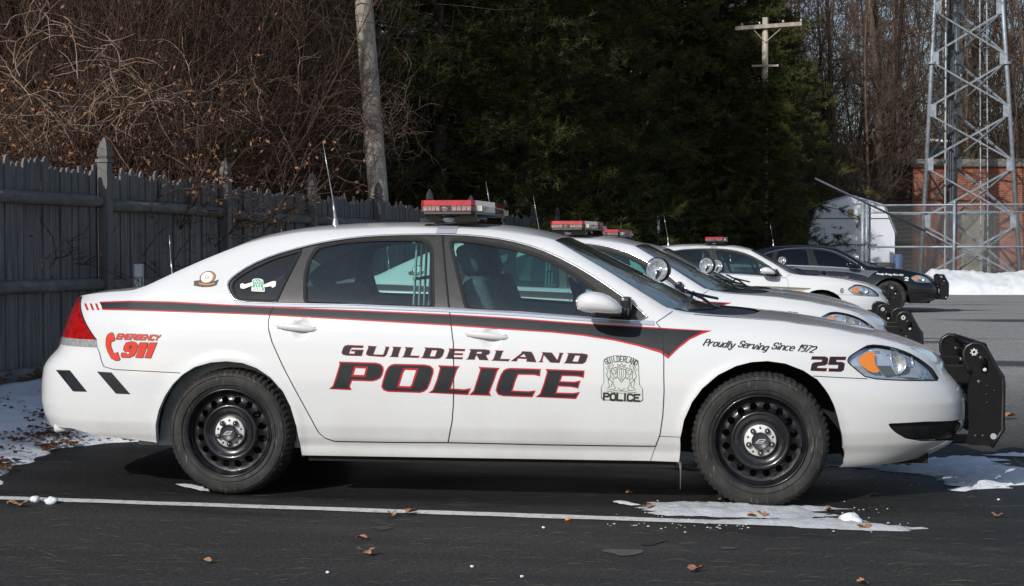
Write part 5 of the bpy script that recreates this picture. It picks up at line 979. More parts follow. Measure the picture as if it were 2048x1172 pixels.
for p in L_:
    z = gz(p[1]); m = MB(); m.box(W2L((p[0]+FN[0]*.02, p[1]+FN[1]*.02, 1.05+z)), (.10, .10, 2.15), FR); m.box(W2L((p[0]+FN[0]*.02, p[1]+FN[1]*.02, 2.145+z)), (.122, .122, .03), FR)
    V = []; zz = [2.16, 2.19, 2.25, 2.31, 2.36]; ww = [.07, .10, .09, .06, .012]
    for h, w_ in zip(zz, ww):
        for sx_, sy_ in ((-1, -1), (1, -1), (1, 1), (-1, 1)): q = FR @ Vector((sx_*w_/2, sy_*w_/2, 0)); V.append(W2L((p[0]+FN[0]*.02+q.x, p[1]+FN[1]*.02+q.y, h+z)))
    m.add(V, [(i*4+j, i*4+(j+1) % 4, (i+1)*4+(j+1) % 4, (i+1)*4+j) for i in range(4) for j in range(4)]); m.build('post', M['fence'], fence)
# ---------------- marker sign 20 behind the boot ----------------
def small_sign(px0, px1, py0, py1, d, txt, label):
    p = atD((px0+px1)/2, (py0+py1)/2, d); w_ = (px1-px0)*d/FPX; h = (py1-py0)*d/FPX; r = empty('number_sign', (p[0], p[1], gz(p[1])), .12); m = MB(); m.rbox((0, 0, p[2]-gz(p[1])), (w_, .01, h), .004); b = m.build('sign_plate', M['whitev'], r)
    m = MB(); m.box((0, .02, p[2]-gz(p[1])-h*.55), (.03, .02, h*.6)); m.build('sign_post', M['cage'], r); q = MB(); z0 = p[2]-h/2-gz(p[1])
    for k, ch in enumerate(txt):
        for st in GL[ch].split(';'):
            P = [(-w_*.36+k*w_*.40+int(c[0])/4*w_*.30, z0+h*.26+int(c[1])/6*h*.32) for c in st.split()]
            for a, b_ in zip(P[:-1], P[1:]): q.tube([(a[0], -.007, a[1]), (b_[0], -.007, b_[1])], w_*.035, 4)
    q.build('sign_number', M['ink'], b)
    q = MB(); q.tube([(-w_*.42, -.006, z0+h*.02), (-w_*.42, -.006, z0+h*.97), (w_*.42, -.006, z0+h*.97), (w_*.42, -.006, z0+h*.02)], w_*.03, 4); q.build('sign_border', M['ink'], b)
    tag(r, label, 'sign'); return r
small_sign(267, 287, 528, 590, 13.1, '20', 'narrow white sign with black number 20 in front of the fence')
p = atD(1317, 501, 36.); m = MB(); m.box((p[0], p[1], 1.45), (.07, .03, 3.0)); 
mt = MB(); r = empty('marker_stake', (p[0], p[1], 0)); mt.box((0, 0, 1.1), (.035, .02, 2.3)); mt.build('stake_post', M['plastic'], r); mt = MB(); mt.box((0, -.02, 1.98), (.06, .012, .42)); mt.build('white_marker', M['whitev'], r); tag(r, 'thin stake with a white marker by the far fence', 'marker')
# ---------------- vegetation ----------------
def seg_tubes(S_, n=3):
    """S_: list of (p, q, r0, r1) -> numpy tubes"""
    A = np.array([s[0] for s in S_], float); B = np.array([s[1] for s in S_], float); r0 = np.array([s[2] for s in S_]); r1 = np.array([s[3] for s in S_]); t = B-A; t /= np.linalg.norm(t, axis=1)[:, None]+1e-9
    h = np.where(np.abs(t[:, 2:3]) < .9, [[0, 0, 1.]], [[1., 0, 0]]); u = np.cross(t, h); u /= np.linalg.norm(u, axis=1)[:, None]; v = np.cross(t, u); ring = []
    for P, r in ((A, r0), (B, r1)):
        for j in range(n): a = 2*math.pi*j/n; ring.append(P+(u*math.cos(a)+v*math.sin(a))*r[:, None])
    V = np.stack(ring, 1).reshape(-1, 3); b = np.arange(len(S_))[:, None]*(2*n); F = np.concatenate([b+np.array([[j, (j+1) % n, n+(j+1) % n, n+j]]) for j in range(n)], 1).reshape(-1, 4); return V, F
def quick(name, V, F, mats, parent=None, mi=None, smooth=False):
    me = bpy.data.meshes.new(name); V = np.asarray(V, np.float32); F = np.asarray(F, np.int32); k = F.shape[1]; me.vertices.add(len(V)); me.vertices.foreach_set('co', V.ravel()); me.loops.add(F.size); me.loops.foreach_set('vertex_index', F.ravel()); me.polygons.add(len(F)); me.polygons.foreach_set('loop_start', np.arange(0, F.size, k, dtype=np.int32)); me.polygons.foreach_set('loop_total', np.full(len(F), k, np.int32))
    for m in (mats if isinstance(mats, list) else [mats]): me.materials.append(m)
    if mi is not None: me.polygons.foreach_set('material_index', np.asarray(mi, np.int32))
    if smooth: me.polygons.foreach_set('use_smooth', np.ones(len(F), bool))
    me.update(); o = bpy.data.objects.new(name, me); COL.objects.link(o); o.parent = parent; return o
def rdir(rg, d, spread):
    v = Vector(d).normalized()+Vector((rg.gauss(0, 1), rg.gauss(0, 1), rg.gauss(0, 1)))*spread; return v.normalized()
def wander(rg, p, d, L, n, r0, r1, jit, bend, out):
    """adds n segments; returns list of (point, dir, radius)"""
    nodes = []; p = Vector(p); d = Vector(d).normalized()
    for i in range(n):
        d = (d+Vector((rg.gauss(0, jit), rg.gauss(0, jit), rg.gauss(0, jit)))+Vector(bend)).normalized(); q = p+d*L/n; a = r0+(r1-r0)*i/n; b = r0+(r1-r0)*(i+1)/n; out.append((p, q, a, b)); nodes.append((q, d.copy(), b)); p = q
    return nodes
def barkmat(name, a, b2, sc=(6, 6, 1.2)):
    m, nt, b = newmat(name); co = coords(nt, False, sc); n = noise(nt, co, 2.2, 6, .7); nt.links.new(ramp(nt, n, [(.32, b2), (.65, a)]), b.inputs['Base Color']); b.inputs['Roughness'].default_value = .95; b.inputs['Specular IOR Level'].default_value = .1; return m
M['bark'] = barkmat('bark', (.17, .125, .09), (.045, .033, .026)); M['twig'] = barkmat('twig', (.16, .12, .092), (.04, .031, .025)); M['twigr'] = barkmat('red_twig', (.15, .090, .066), (.034, .024, .020)); M['vine'] = barkmat('vine', (.38, .27, .20), (.11, .07, .05)); M['dark_bark'] = barkmat('dark_bark', (.05, .04, .032), (.018, .014, .012))
def needle_mat(name, a, b2):
    m, nt, b = newmat(name); co = coords(nt, False); n = noise(nt, co, 1.6, 5, .7); nt.links.new(ramp(nt, n, [(.35, b2), (.65, a)]), b.inputs['Base Color']); b.inputs['Roughness'].default_value = .65; b.inputs['Specular IOR Level'].default_value = .2; return m
M['needle'] = needle_mat('pine_needles', (.115, .115, .026), (.020, .030, .011)); M['browleaf'] = simple('russet_leaf', (.24, .115, .055), .9, var=.75, vs=14)
def bare_tree(seed, H, r, name='bare_tree', limbs=22, mat='bark', z0=2.5, reach=3.0, fine=6):
    rg = random.Random(seed); root = empty(name); T = []; nodes = wander(rg, (0, 0, -.2), (rg.uniform(-.04, .04), rg.uniform(-.04, .04), 1), H, 14, r, r*.25, .035, (0, 0, .03), T); V, F = seg_tubes(T, 7); quick('trunk', V, F, M[mat], root, None, True); S_ = []
    for k in range(limbs):
        t = rg.uniform(z0/H, .98); i = min(13, int(t*14)); p, d, rr = nodes[i]; a = rg.uniform(0, 6.28); L = reach*(1.15-t)*rg.uniform(.6, 1.2)+.5; el = rg.uniform(.2, 1.1)
        l1 = wander(rg, p, (math.cos(a), math.sin(a), el), L, 5, max(.012, rr*.38), .010, .16, (0, 0, .05), S_)
        for (q, d1, r1) in l1:
            for _ in range(fine//2):
                l2 = wander(rg, q, rdir(rg, d1, .75), L*rg.uniform(.2, .45), 3, max(.007, r1*.5), .004, .25, (0, 0, .03), S_)
                for (q2, d2, r2) in l2[::1]:
                    for _ in range(2): wander(rg, q2, rdir(rg, d2, .8), L*rg.uniform(.08, .2), 1, .0045, .0025, .3, (0, 0, 0), S_)
    V, F = seg_tubes(S_, 3); quick('branches', V, F, M['twig' if mat == 'bark' else 'twigr'], root); return root
def shrub(seed, H, stems, w_, leafy=0., mat='twigr', name='bare_shrub', arch=.0):
    rg = random.Random(seed); root = empty(name); S_ = []; lv = []
    for k in range(stems):
        a = rg.uniform(0, 6.28); b = rg.random()**.5*w_*.5; p = (b*math.cos(a), b*math.sin(a), 0); L = H*rg.uniform(.6, 1.1)
        l1 = wander(rg, p, (rg.gauss(0, .22+.15*arch), rg.gauss(0, .22+.15*arch), 1), L, 8, .015, .005, .07+.06*arch, (0, 0, .02-.05*arch), S_)
        for (q, d1, r1) in l1[1:]:
            for _ in range(3):
                l2 = wander(rg, q, rdir(rg, d1, .45+.2*arch), L*rg.uniform(.12, .28), 3, .006, .003, .12+.08*arch, (0, 0, .04-.07*arch), S_)
                for q2, d2, r2 in l2:
                    wander(rg, q2, rdir(rg, d2, .6), L*rg.uniform(.04, .11), 1, .0032, .0018, .3, (0, 0, 0), S_)
                    if rg.random() < leafy: lv.append(q2+Vector((rg.gauss(0, .05), rg.gauss(0, .05), rg.gauss(0, .05))))
    V, F = seg_tubes(S_, 3); quick('stems', V, F, M[mat], root)
    if lv:
        P = np.array([tuple(p) for p in lv]); n = len(P); g = np.random.default_rng(seed); u = g.normal(0, 1, (n, 3)); v = g.normal(0, 1, (n, 3)); u *= (.026/np.linalg.norm(u, axis=1))[:, None]; v *= (.017/np.linalg.norm(v, axis=1))[:, None]
        P = P+g.normal(0, .05, P.shape)
        VV = np.stack([P-u, P-v, P+u, P+v], 1).reshape(-1, 3); quick('dead_leaves', VV, np.arange(4*n).reshape(-1, 4), M['browleaf'], root)
    return root
def pine(seed, H=14., base_r=3.4, z0=.6, name='pine_tree', dens=1.):
    rg = random.Random(seed); root = empty(name); T = []; wander(rg, (0, 0, -.2), (0, 0, 1), H, 10, .22, .04, .015, (0, 0, .02), T); V, F = seg_tubes(T, 8); quick('trunk', V, F, M['dark_bark'], root, None, True); S_ = []; tips = []
    z = z0
    while z < H-.4:
        k = rg.randint(5, 7); a0 = rg.uniform(0, 6.28); R = base_r*(1-(z/H)**1.3)*rg.uniform(.8, 1.1)+.3
        for j in range(k):
            a = a0+6.283*j/k+rg.uniform(-.3, .3); L = R*rg.uniform(.65, 1.15); l1 = wander(rg, (0, 0, z+rg.uniform(-.15, .15)), (math.cos(a), math.sin(a), rg.uniform(-.05, .35)), L, 6, .03, .01, .10, (0, 0, -.03), S_)
            for i, (q, d1, r1) in enumerate(l1):
                if i < 1: continue
                m = 3 if i < 4 else 5
                for _ in range(m):
                    l2 = wander(rg, q, (d1+Vector((rg.gauss(0, .6), rg.gauss(0, .6), rg.gauss(0, .28)+.05))).normalized(), rg.uniform(.25, .6), 2, .008, .005, .2, (0, 0, .05), S_)
                    for (q2, d2, r2) in l2: tips.append((q2, d2))
            tips.append((l1[-1][0], l1[-1][1]))
        z += rg.uniform(.28, .45)
    V, F = seg_tubes(S_, 3); quick('branches', V, F, M['dark_bark'], root)
    g = np.random.default_rng(seed); P = np.array([tuple(t[0]) for t in tips]); D = np.array([tuple(t[1]) for t in tips]); n = len(P); K = int(16*dens); P = np.repeat(P, K, 0); D = np.repeat(D, K, 0); m = len(P)
    d = D*.75+g.normal(0, .62, (m, 3))+[0, 0, .12]; d /= np.linalg.norm(d, axis=1)[:, None]; L = g.uniform(.10, .19, (m, 1)); s = np.cross(d, g.normal(0, 1, (m, 3))); s /= np.linalg.norm(s, axis=1)[:, None]; P = P-D*g.uniform(0, .16, (m, 1)); w_ = .0085
    V = np.stack([P-s*w_, P+s*w_, P+d*L], 1).reshape(-1, 3); quick('needles', V, np.arange(3*m).reshape(-1, 3), M['needle'], root); return root
def put(o, px, d, rz=0., s=1., z=None, sz=None):
    x, y = xy(px, d); o.location = (x, y, (gz(min(y, 60))+.1) if z is None else z); o.rotation_euler = (0, 0, rz); o.scale = (s, s, sz or s); return o
rg = random.Random(5)
# pines
P1, P2 = pine(1), pine(2, 15., 3.8, .4); used = []
def use(proto, first):
    if proto not in used: used.append(proto); return proto
    return copy_tree(proto)
PL_ = [(880, 29.5, 1.0), (800, 31., 1.0), (960, 33., 1.1), (1040, 36., 1.1), (1120, 40., 1.15), (1205, 44.5, 1.2), (1290, 51., 1.3), (1365, 53., 1.25), (1430, 51., 1.2), (1500, 53., 1.05), (690, 34., 1.1), (925, 41., 1.3), (1000, 44., 1.3), (1085, 49., 1.4), (1170, 54., 1.4), (1260, 60., 1.5), (1560, 58., .80), (1618, 61., .6), (1400, 66., 1.6), (1545, 46.8, .47), (1522, 47., .50)]
PLAB = ['pine whose sunlit branches hang right of the leaning utility pole', 'pine right behind the utility pole', 'second pine right of the utility pole, above the light bar of car 25', 'third pine right of the utility pole', 'fourth pine right of the utility pole', 'dark pine above the windshield of car 25', 'dark pine above the light bar of the third car', 'dark pine above the light bar of the number 6 car', 'tall pine left of the crossarm pole', 'pine at the right edge of the dark group by the crossarm pole', 'pine left of and behind the utility pole', 'tall rear pine behind the second pine right of the pole', 'tall rear pine with sun on its upper left', 'tall rear pine above the second car', 'tall rear pine above the third car', 'tall rear pine far behind the windshields', 'short lighter pine left of the white shed', 'smallest pine beside the white shed', 'rearmost and tallest pine left of the crossarm pole', 'small pine hiding the lower half of the crossarm pole', 'other small pine just left of the crossarm pole']
for k, (px, d, s) in enumerate(PL_):
    o = use((P1, P2)[k % 2], 0); put(o, px, d, rg.uniform(0, 6), s); tag(o, PLAB[k], 'pine tree', 'pines behind the fence')
# unseen pines added beyond the left edge to shade the wood and the fence foot
for k, (x, y, s) in enumerate(((-19.5, 16.5, 1.5), (-19.5, 10., 1.3), (-24., 5., 1.5), (-17.5, 2., .9), (-7.2, -7., .62))):
    o = copy_tree((P1, P2)[k % 2]); o.location = (x, y, 0); o.rotation_euler = (0, 0, k*1.3); o.scale = (s, s, s); tag(o, 'pine beyond the left end of the wooden fence', 'pine tree', 'pines left of the lot')
# shrubs and saplings behind the fence at left
SH = [shrub(21, 5.2, 26, 2.0), shrub(22, 6.5, 22, 1.8, 0, 'twig'), shrub(23, 3.2, 28, 2.0, .5, 'twigr', 'leafy_bramble', .7), shrub(24, 7.5, 20, 2.2), shrub(25, 2.75, 44, 2.4, 1., 'twigr', 'leafy_bramble', .9)]
def useS(i): return use(SH[i], 0)
k = 0; SHL = {}
for px, d, i, s in [(-40,14.2,4,1.05),(10,15.2,4,1.1),(75,14.9,4,1.0),(140,15.4,4,1.0),(30,16.8,4,1.25),(110,17,4,1.2),(200,16.4,2,1.05),(290,17.2,2,.95),(60,16.5,0,1.),(150,18,1,1.),(230,17,3,1.),(330,18.5,0,1.),(300,21,1,1.1),(400,19.5,3,.62),(470,20.5,0,.75),(430,25,1,1.2),(530,21.8,1,.6),(590,23,3,.55),(650,24.5,0,.9),(560,26,1,1.3),(10,20,3,1.1),(90,22,1,1.2),(210,23,0,1.3),(350,25,3,1.2),(-60,18,0,1.2),(670,29,1,1.0),(500,28,3,1.3),(140,27,1,1.5),(260,28,3,1.3),(20,27,0,1.6),(380,30,1,1.3),(1560,52,1,.8),(1640,54,0,.8),(1700,56,1,.9),(1470,50,0,.9)]:
    o = useS(i); put(o, px, d, rg.uniform(0, 6), s); k += 1
    pos = 'at the left edge of the picture' if px < 60 else 'left of the second fence post' if px < 230 else 'between the second and third fence posts' if px < 450 else 'behind the third fence post' if px < 560 else 'left of the utility pole' if px < 730 else 'right of the utility pole' if px < 900 else 'near the white shed'
    SHL.setdefault(('leafy russet bramble' if i in (2, 4) else 'tall reddish bare thicket' if i in (0, 3) else 'grey brown bare thicket', 'rooted nearest the fence' if d < 20 else 'of the middle rank behind the fence' if d < 26 else 'of the rear rank behind the fence'), []).append(o)
    tag(o, ('leafy russet bramble ' if i in (2, 4) else 'tall bare reddish thicket ' if i in (0, 3) else 'bare grey brown thicket ')+('in front ' if d < 20 else 'in the middle rank ' if d < 26 else 'at the back ')+pos, 'bramble' if i in (2, 4) else 'shrub', 'thickets behind the fence')
ORD = 'first second third fourth fifth sixth seventh eighth ninth tenth eleventh twelfth thirteenth fourteenth fifteenth sixteenth seventeenth eighteenth nineteenth twentieth'.split()
def ordinals(objs, fmt):
    objs = sorted(objs, key=lambda o: float(proj_px(o.location)[0]))
    for i, o in enumerate(objs):
        a = ORD[i]+' from left' if i < 20 else (ORD[len(objs)-1-i]+' from right'); o['label'] = fmt % a
def proj_px(P):
    d = np.array(P)-CAM; z = d @ _f; return 1024+FPX*(d @ _r)/z, z
# long vines arching over the fence
def vines(label, px0, px1, d0, d1, z0, z1, n, seed, reach=1.4):
    r_ = random.Random(seed); S_ = []
    for _ in range(n):
        px = r_.uniform(px0, px1); d = CF/(V0F-px)+r_.uniform(d0, d1); x, y = xy(px, d); a = r_.uniform(0, 6.28); l = wander(r_, (x, y, r_.uniform(z0, z1)), (*(FD*math.cos(a)-FN*abs(math.sin(a))*.35), r_.uniform(.1, .9)), r_.uniform(.7, 1.3)*reach, 14, .0065, .003, .16, (0, 0, -.10), S_)
        for q, dd, rr in l[::2]:
            if r_.random() < .6: wander(r_, q, rdir(r_, dd, .7), r_.uniform(.15, .5), 5, .005, .0025, .28, (0, 0, -.06), S_)
    V, F = seg_tubes(S_, 4); o = quick('vine_tangle', V, F, M['vine'], None, None, True); return tag(o, label, 'vines', kind='stuff')
vines('pale vines curling over the fence between the second and third posts', 180, 460, .5, 1.8, 2.2, 3.2, 34, 3, 1.15)
vines('pale vines arching above the fence at the left edge', -30, 190, .5, 1.8, 2.2, 3.3, 20, 4, 1.2)
vines('thin vines over the fence left of the utility pole', 450, 700, .5, 2.5, 2.2, 3.4, 18, 5, 1.1)
vines('brown vine mass wrapped round and hanging off the utility pole', 735, 830, .9, 1.9, 2.8, 3.7, 40, 6, 1.15)
for (a_, b_), L_o in SHL.items(): ordinals(L_o, a_+' '+b_+', %s')
# utility pole with its leaning wood shaft
a, b_ = atD(757, 400, 22.), atD(727, 0, 22.5); dv = (b_-a)/(b_[2]-a[2]); p0 = a+dv*(-.2-a[2]); p1 = a+dv*(9.5-a[2]); m = MB(); R0 = 20.5*22/FPX
m.tube([Vector(p0+(p1-p0)*t)-Vector(p0) for t in np.linspace(0, 1, 12)], R0*1.04, 18, True, R0*.80); po = empty('utility_pole', tuple(p0)); m.build('wood_shaft', M['pole'], po, True)
m = MB(); m.tube([Vector(p1-p0)+Vector((-1.1, 0, -.4)), Vector(p1-p0)+Vector((1.1, 0, -.4))], .06, 4); m.build('crossarm', M['pole'], po); tag(po, 'thick weathered wooden utility pole leaning left behind the fence', 'utility pole')
x, y = xy(1528, 48.5); po = empty('utility_pole', (x, y, 0)); m = MB(); ztop = CZ+(501-38)*48.5/FPX; m.tube([(0, 0, -.1), (0, 0, ztop)], .13, 12, True, .10); m.build('wood_shaft', M['pole'], po, True); m = MB(); za = CZ+(501-56)*48.5/FPX; m.box((.1, -.14, za), (2.25, .10, .13), Matrix.Rotation(-.05, 3, 'Y')); m.build('crossarm', M['pole'], po)
for dx in (-.9, -.3, .5, 1.1):
    m = MB(); m.lathe([(.03, 0), (.045, .04), (.035, .09), (.01, .11)], 10, 'z', (.1+dx, -.14, za+.07-dx*-.05)); m.build('insulator', M['cage'], po, True)
m = MB(); m.tube([(-.45, -.1, za-.05), (0, -.12, za-.55), (.6, -.1, za-.02)], .02, 5); m.box((0, -.12, za-1.35), (.9, .06, .07)); m.build('brace', M['pole'], po); tag(po, 'distant utility pole with a pale crossarm above the pines', 'utility pole')
# bare trees of the wood
BT = [bare_tree(31, 17, .17), bare_tree(32, 19, .13), bare_tree(33, 15, .10), bare_tree(34, 18, .22, limbs=26), bare_tree(35, 16, .12, mat='dark_bark')]
tr = random.Random(77); cnt = 0; TRL = {}
spots = []
for _ in range(46): a_px = tr.uniform(1430, 2110); spots.append((a_px, tr.uniform(62, 92) if a_px < 1790 else tr.uniform(76, 98)))
for _ in range(30): spots.append((tr.uniform(-60, 600), tr.uniform(27, 50)))
for _ in range(16): spots.append((tr.uniform(760, 1500), tr.uniform(68, 85)))
spots += [(28, 18.5), (84, 20), (131, 17.5), (176, 21), (238, 19.5), (292, 22), (347, 22.5), (-20, 21), (60, 24)]
spots += [(1687, 58), (1745, 57), (1762, 60), (1778, 59), (1600, 62), (1990, 79), (2030, 77), (1925, 81), (1650, 64), (1800, 78), (1850, 80), (1890, 84), (1950, 79), (2010, 82)]
for px, d in spots:
    o = use(BT[cnt % 5], 0); put(o, px, d, tr.uniform(0, 6.28), tr.uniform(.85, 1.2), .1); 
    zone = 'behind the thickets at left' if px < 760 else 'glimpsed behind the dark pines' if px < 1430 else 'in the wood between the pines and the tower' if px < 1840 else 'in the wood behind the brick building'
    tag(o, ('slender ' if cnt % 5 in (1, 2) else 'dark barked ' if cnt % 5 == 4 else 'stout ')+'leafless tree '+zone, 'tree', 'leafless trees '+zone); TRL.setdefault((('slender' if cnt % 5 in (1, 2) else 'dark barked' if cnt % 5 == 4 else 'stout'), zone), []).append(o); cnt += 1
for (a_, b_), L_o in TRL.items(): ordinals(L_o, a_+' leafless tree '+b_+', %s')
# the far wood as one mass
g = np.random.default_rng(3); n = 11000; px = g.uniform(-150, 2200, n); dd = g.uniform(75, 118, n); dd = np.where(px < 800, dd*.55, dd); base = np.array([xy(a, b) for a, b in zip(px, dd)]); z0 = g.uniform(0, 24, n); L = g.uniform(1.5, 5.5, n); th = g.normal(0, .42, n); A = np.column_stack([base, z0]); B = A+np.column_stack([np.sin(th)*L, g.normal(0, .2, n)*L, np.cos(th)*L]); r = g.uniform(.012, .05, n)
n2 = 60000; px = g.uniform(-150, 2200, n2); dd2 = g.uniform(75, 118, n2); dd2 = np.where(px < 800, dd2*.55, dd2); base = np.array([xy(a, b) for a, b in zip(px, dd2)]); A2 = np.column_stack([base, g.uniform(0, 27, n2)]); D2 = g.normal(0, 1, (n2, 3)); D2[:, 2] = np.abs(D2[:, 2])*.7; D2 /= np.linalg.norm(D2, axis=1)[:, None]; B2 = A2+D2*g.uniform(.4, 2.6, (n2, 1))
S_ = list(zip(A, B, r, r*.6))+list(zip(A2, B2, np.full(n2, .014), np.full(n2, .006))); V, F = seg_tubes(S_, 3); o = quick('far_wood', V, F, M['twig']); tag(o, 'dense mass of bare branches of the far wood', 'wood', kind='stuff')
# ---------------- tower, fence, shed, building ----------------
M['galv'] = simple('galvanised_steel', (.30, .34, .38), .5, .4, var=.25, vs=6); M['galvd'] = simple('dark_cable', (.05, .06, .075), .6); M['wire'] = simple('fence_wire', (.36, .38, .38), .5, .4)
DT = 56.
def T(px, py, d=DT): return Vector(atD(px, py, d))
tw = empty('lattice_tower', (T(1940, 578)[0], T(1940, 578)[1], 0)); tag(tw, 'three legged galvanised lattice radio tower behind the chain link fence', 'tower'); tl = lambda v: Vector(v)-tw.location
legs = {'a': (T(1840, 575), T(1872, -40)), 'b': (T(2042, 575), T(2002, -40)), 'c': (T(1908, 566, 59.4), T(1916, -40, 58.5))}
def lp(k, t): a, b = legs[k]; return a+(b-a)*t
ext = 1.5
for k in 'abc':
    m = MB(); m.tube([tl(lp(k, 0)), tl(lp(k, ext))], .092 if k != 'c' else .088, 12, True, .075); lg = m.build('tower_leg', M['galv'], tw, True); m = MB()
    for t in (.73, 1.35): c = tl(lp(k, t)); m.lathe([(.02, -.05), (.17, -.05), (.17, .05), (.02, .05)], 14, 'z', c)
    m.build('flange', M['galv'], lg)
tn = [.02, .215, .40, .575, .745, .91, 1.07, 1.22, 1.36, 1.5]
for (p, q) in (('a', 'b'), ('b', 'c'), ('c', 'a')):
    for i in range(len(tn)-1):
        for s, (x0, x1) in enumerate((((p, tn[i]+.012), (q, tn[i+1]-.012)), ((q, tn[i]+.012), (p, tn[i+1]-.012)))):
            A_, B_ = tl(lp(*x0)), tl(lp(*x1)); off = Vector((0, -.05 if s else .03, 0)); m = MB(); m.tube([A_+off, B_+off], .052 if s == 0 else .044, 4); m.build('brace', M['galv'], tw)
    for k in (p,):
        for t in tn[:-1]:
            m = MB(); c = tl(lp(k, t)); m.box(c+Vector((.13 if k == 'a' else -.13 if k == 'b' else .1, -.06, 0)), (.26, .03, .50)); m.build('gusset', M['galv'], tw)
m = MB(); 
for px in (1889.5,): m.tube([tl(T(px, 576, 56.5)), tl(T(px+3, -120, 56.5))], .045, 8)
m.build('conduit', M['cage'], tw)
for px in (1896, 1900.5, 1905): m = MB(); m.tube([tl(T(px, 576, 57.6)), tl(T(px+2, -120, 57.6))], .042, 6); m.build('cable', M['galvd'], tw)
m = MB(); 
for px in (1962, 1976): m.tube([tl(T(px, 576, 58.)), tl(T(px-3, -120, 58.))], .028, 6)
for i in range(40): z = i*.32; m.tube([tl(T(1963, 576, 58.))+Vector((0, 0, z)), tl(T(1975, 576, 58.))+Vector((0, 0, z))], .012, 4)
m.build('ladder', M['galv'], tw)
# leaning pole
a, c_, b_ = T(1630, 357, 46.), T(1850, 462, 48.), T(2045, 566, 50.); r = empty('leaning_mast', tuple(b_)); m = MB(); m.tube([Vector(a)-Vector(b_), Vector(c_)-Vector(b_)], .038, 8, True); m.build('pole_section', simple('dark_steel', (.11, .125, .15), .5, .4), r, True); m = MB(); m.tube([Vector(c_)-Vector(b_), Vector((0, 0, 0))], .028, 8); m.build('strut', M['galv'], r, True); tag(r, 'long grey steel pole lying slantwise across the chain link enclosure', 'pole')
# chain link enclosure
cl = empty('chain_link_fence', (T(1727, 560, 49.)[0], T(1727, 560, 49.)[1], 0)); tag(cl, 'tall chain link fence with steel rails in front of the tower', 'fence'); cll = lambda v: Vector(v)-cl.location
c0 = Vector((*xy(1730, 49.), 0)); c1 = Vector((*xy(2150, 47.5), 0)); ztop, zmid = CZ+(501-411)*49/FPX, CZ+(501-494)*49/FPX; u = (c1-c0).normalized(); LEN = (c1-c0).length
def panel(A_, B_, z0, z1, name='wire_mesh', step=.105, r_=.0034):
    L = (B_-A_).length; u_ = (B_-A_).normalized(); S_ = []; H = z1-z0; x = -H
    while x < L:
        for sg in (1, -1):
            xa, za, xb, zb_ = (x, z0, x+H, z1) if sg > 0 else (x, z1, x+H, z0)
            if xa < 0: za += (0-xa)*sg; xa = 0
            if xb > L: zb_ -= (xb-L)*sg; xb = L
            if xb-xa > .05: S_.append((A_+u_*xa+Vector((0, 0, za)), A_+u_*xb+Vector((0, .006*sg, zb_)), r_, r_))
        x += step
    S_ = [(cll(a), cll(b), c, d) for a, b, c, d in S_]; V, F = seg_tubes(S_, 3); return quick(name, V, F, M['wire'], cl)
panel(c0, c1, .05, ztop)
for pxp, dp, rr in ((1725, 49., .075), (1733, 48.9, .05), (1739, 49.2, .04), (1908, 48.2, .05), (2075, 47.7, .05)):
    p = Vector((*xy(pxp, dp), 0)); m = MB(); m.tube([cll(p), cll(p+Vector((0, 0, ztop+.08)))], rr, 10); m.lathe([(rr*1.15, 0), (rr*.9, .05), (.005, .09)], 10, 'z', cll(p+Vector((0, 0, ztop+.07)))); m.build('fence_post', M['galv'], cl, True)
for z, r_ in ((ztop, .035), (zmid, .035), (ztop-.26, .025)):
    m = MB(); m.tube([cll(c0+Vector((0, 0, z))), cll(c1+Vector((0, 0, z)))], r_, 8); m.build('fence_rail', M['galv'], cl, True)
b0, b1 = c0+Vector((.0, 9, 0)), c1+Vector((0, 9, 0)); panel(b0, b1, .05, 2.8, 'wire_mesh', .16, .0034)
m = MB(); m.tube([cll(b0+Vector((0, 0, 2.8))), cll(b1+Vector((0, 0, 2.8)))], .03, 6); m.build('fence_rail', M['galv'], cl, True); panel(c0, b0, .05, ztop, 'wire_mesh', .15)
# shed
x, y = xy(1702, 51.5); sh = empty('garden_shed', (x, y, 0), YAW*.4); tag(sh, 'white gambrel roofed metal shed behind the black sedan', 'shed'); k = 51.5/FPX; ZP = lambda py: CZ+(501-py)*k; XP = lambda px: (px-1702)*k
M['shed'] = simple('shed_siding', (.74, .77, .82), .45, var=.06, vs=2); M['shedtrim'] = simple('shed_trim', (.30, .34, .40), .5)
prof = [(XP(1618), .0), (XP(1618), ZP(464)), (XP(1637), ZP(411)), (XP(1699), ZP(392)), (XP(1766), ZP(413)), (XP(1787), ZP(464)), (XP(1787), .0)]
m = MB(); V = [(a, 0, b) for a, b in prof]+[(a, 3.2, b) for a, b in prof]; n = len(prof); m.add(V, [tuple(range(n)), tuple(range(2*n-1, n-1, -1)), (0, n, n+1, 1), (5, n+5, n+6, 6)]); m.build('shed_wall', M['shed'], sh)
m = MB(); R = [(XP(1613), ZP(466)), (XP(1635), ZP(408)), (XP(1699), ZP(389)), (XP(1768), ZP(410)), (XP(1791), ZP(466))]; V = [(a, -.06, b) for a, b in R]+[(a, 3.26, b) for a, b in R]+[(a, -.06, b-.05) for a, b in R]+[(a, 3.26, b-.05) for a, b in R]
m.add(V, [(i, i+1, 6+i, 5+i) for i in range(4)]+[(10+i, 15+i, 16+i, 11+i) for i in range(4)]+[(i, 10+i, 11+i, i+1) for i in range(4)]); m.build('shed_roof', M['shedtrim'], sh)
m = MB(); 
for i in range(14): xx = XP(1618)+i*(XP(1787)-XP(1618))/13; m.box((xx, -.006, .5*ZP(470)), (.02, .012, ZP(470)))
m.build('siding_rib', M['shed'], sh); m = MB(); m.box((0, -.012, ZP(437)), (XP(1787)-XP(1618)-.2, .02, .03)); m.build('band_seam', M['galvd'], sh)
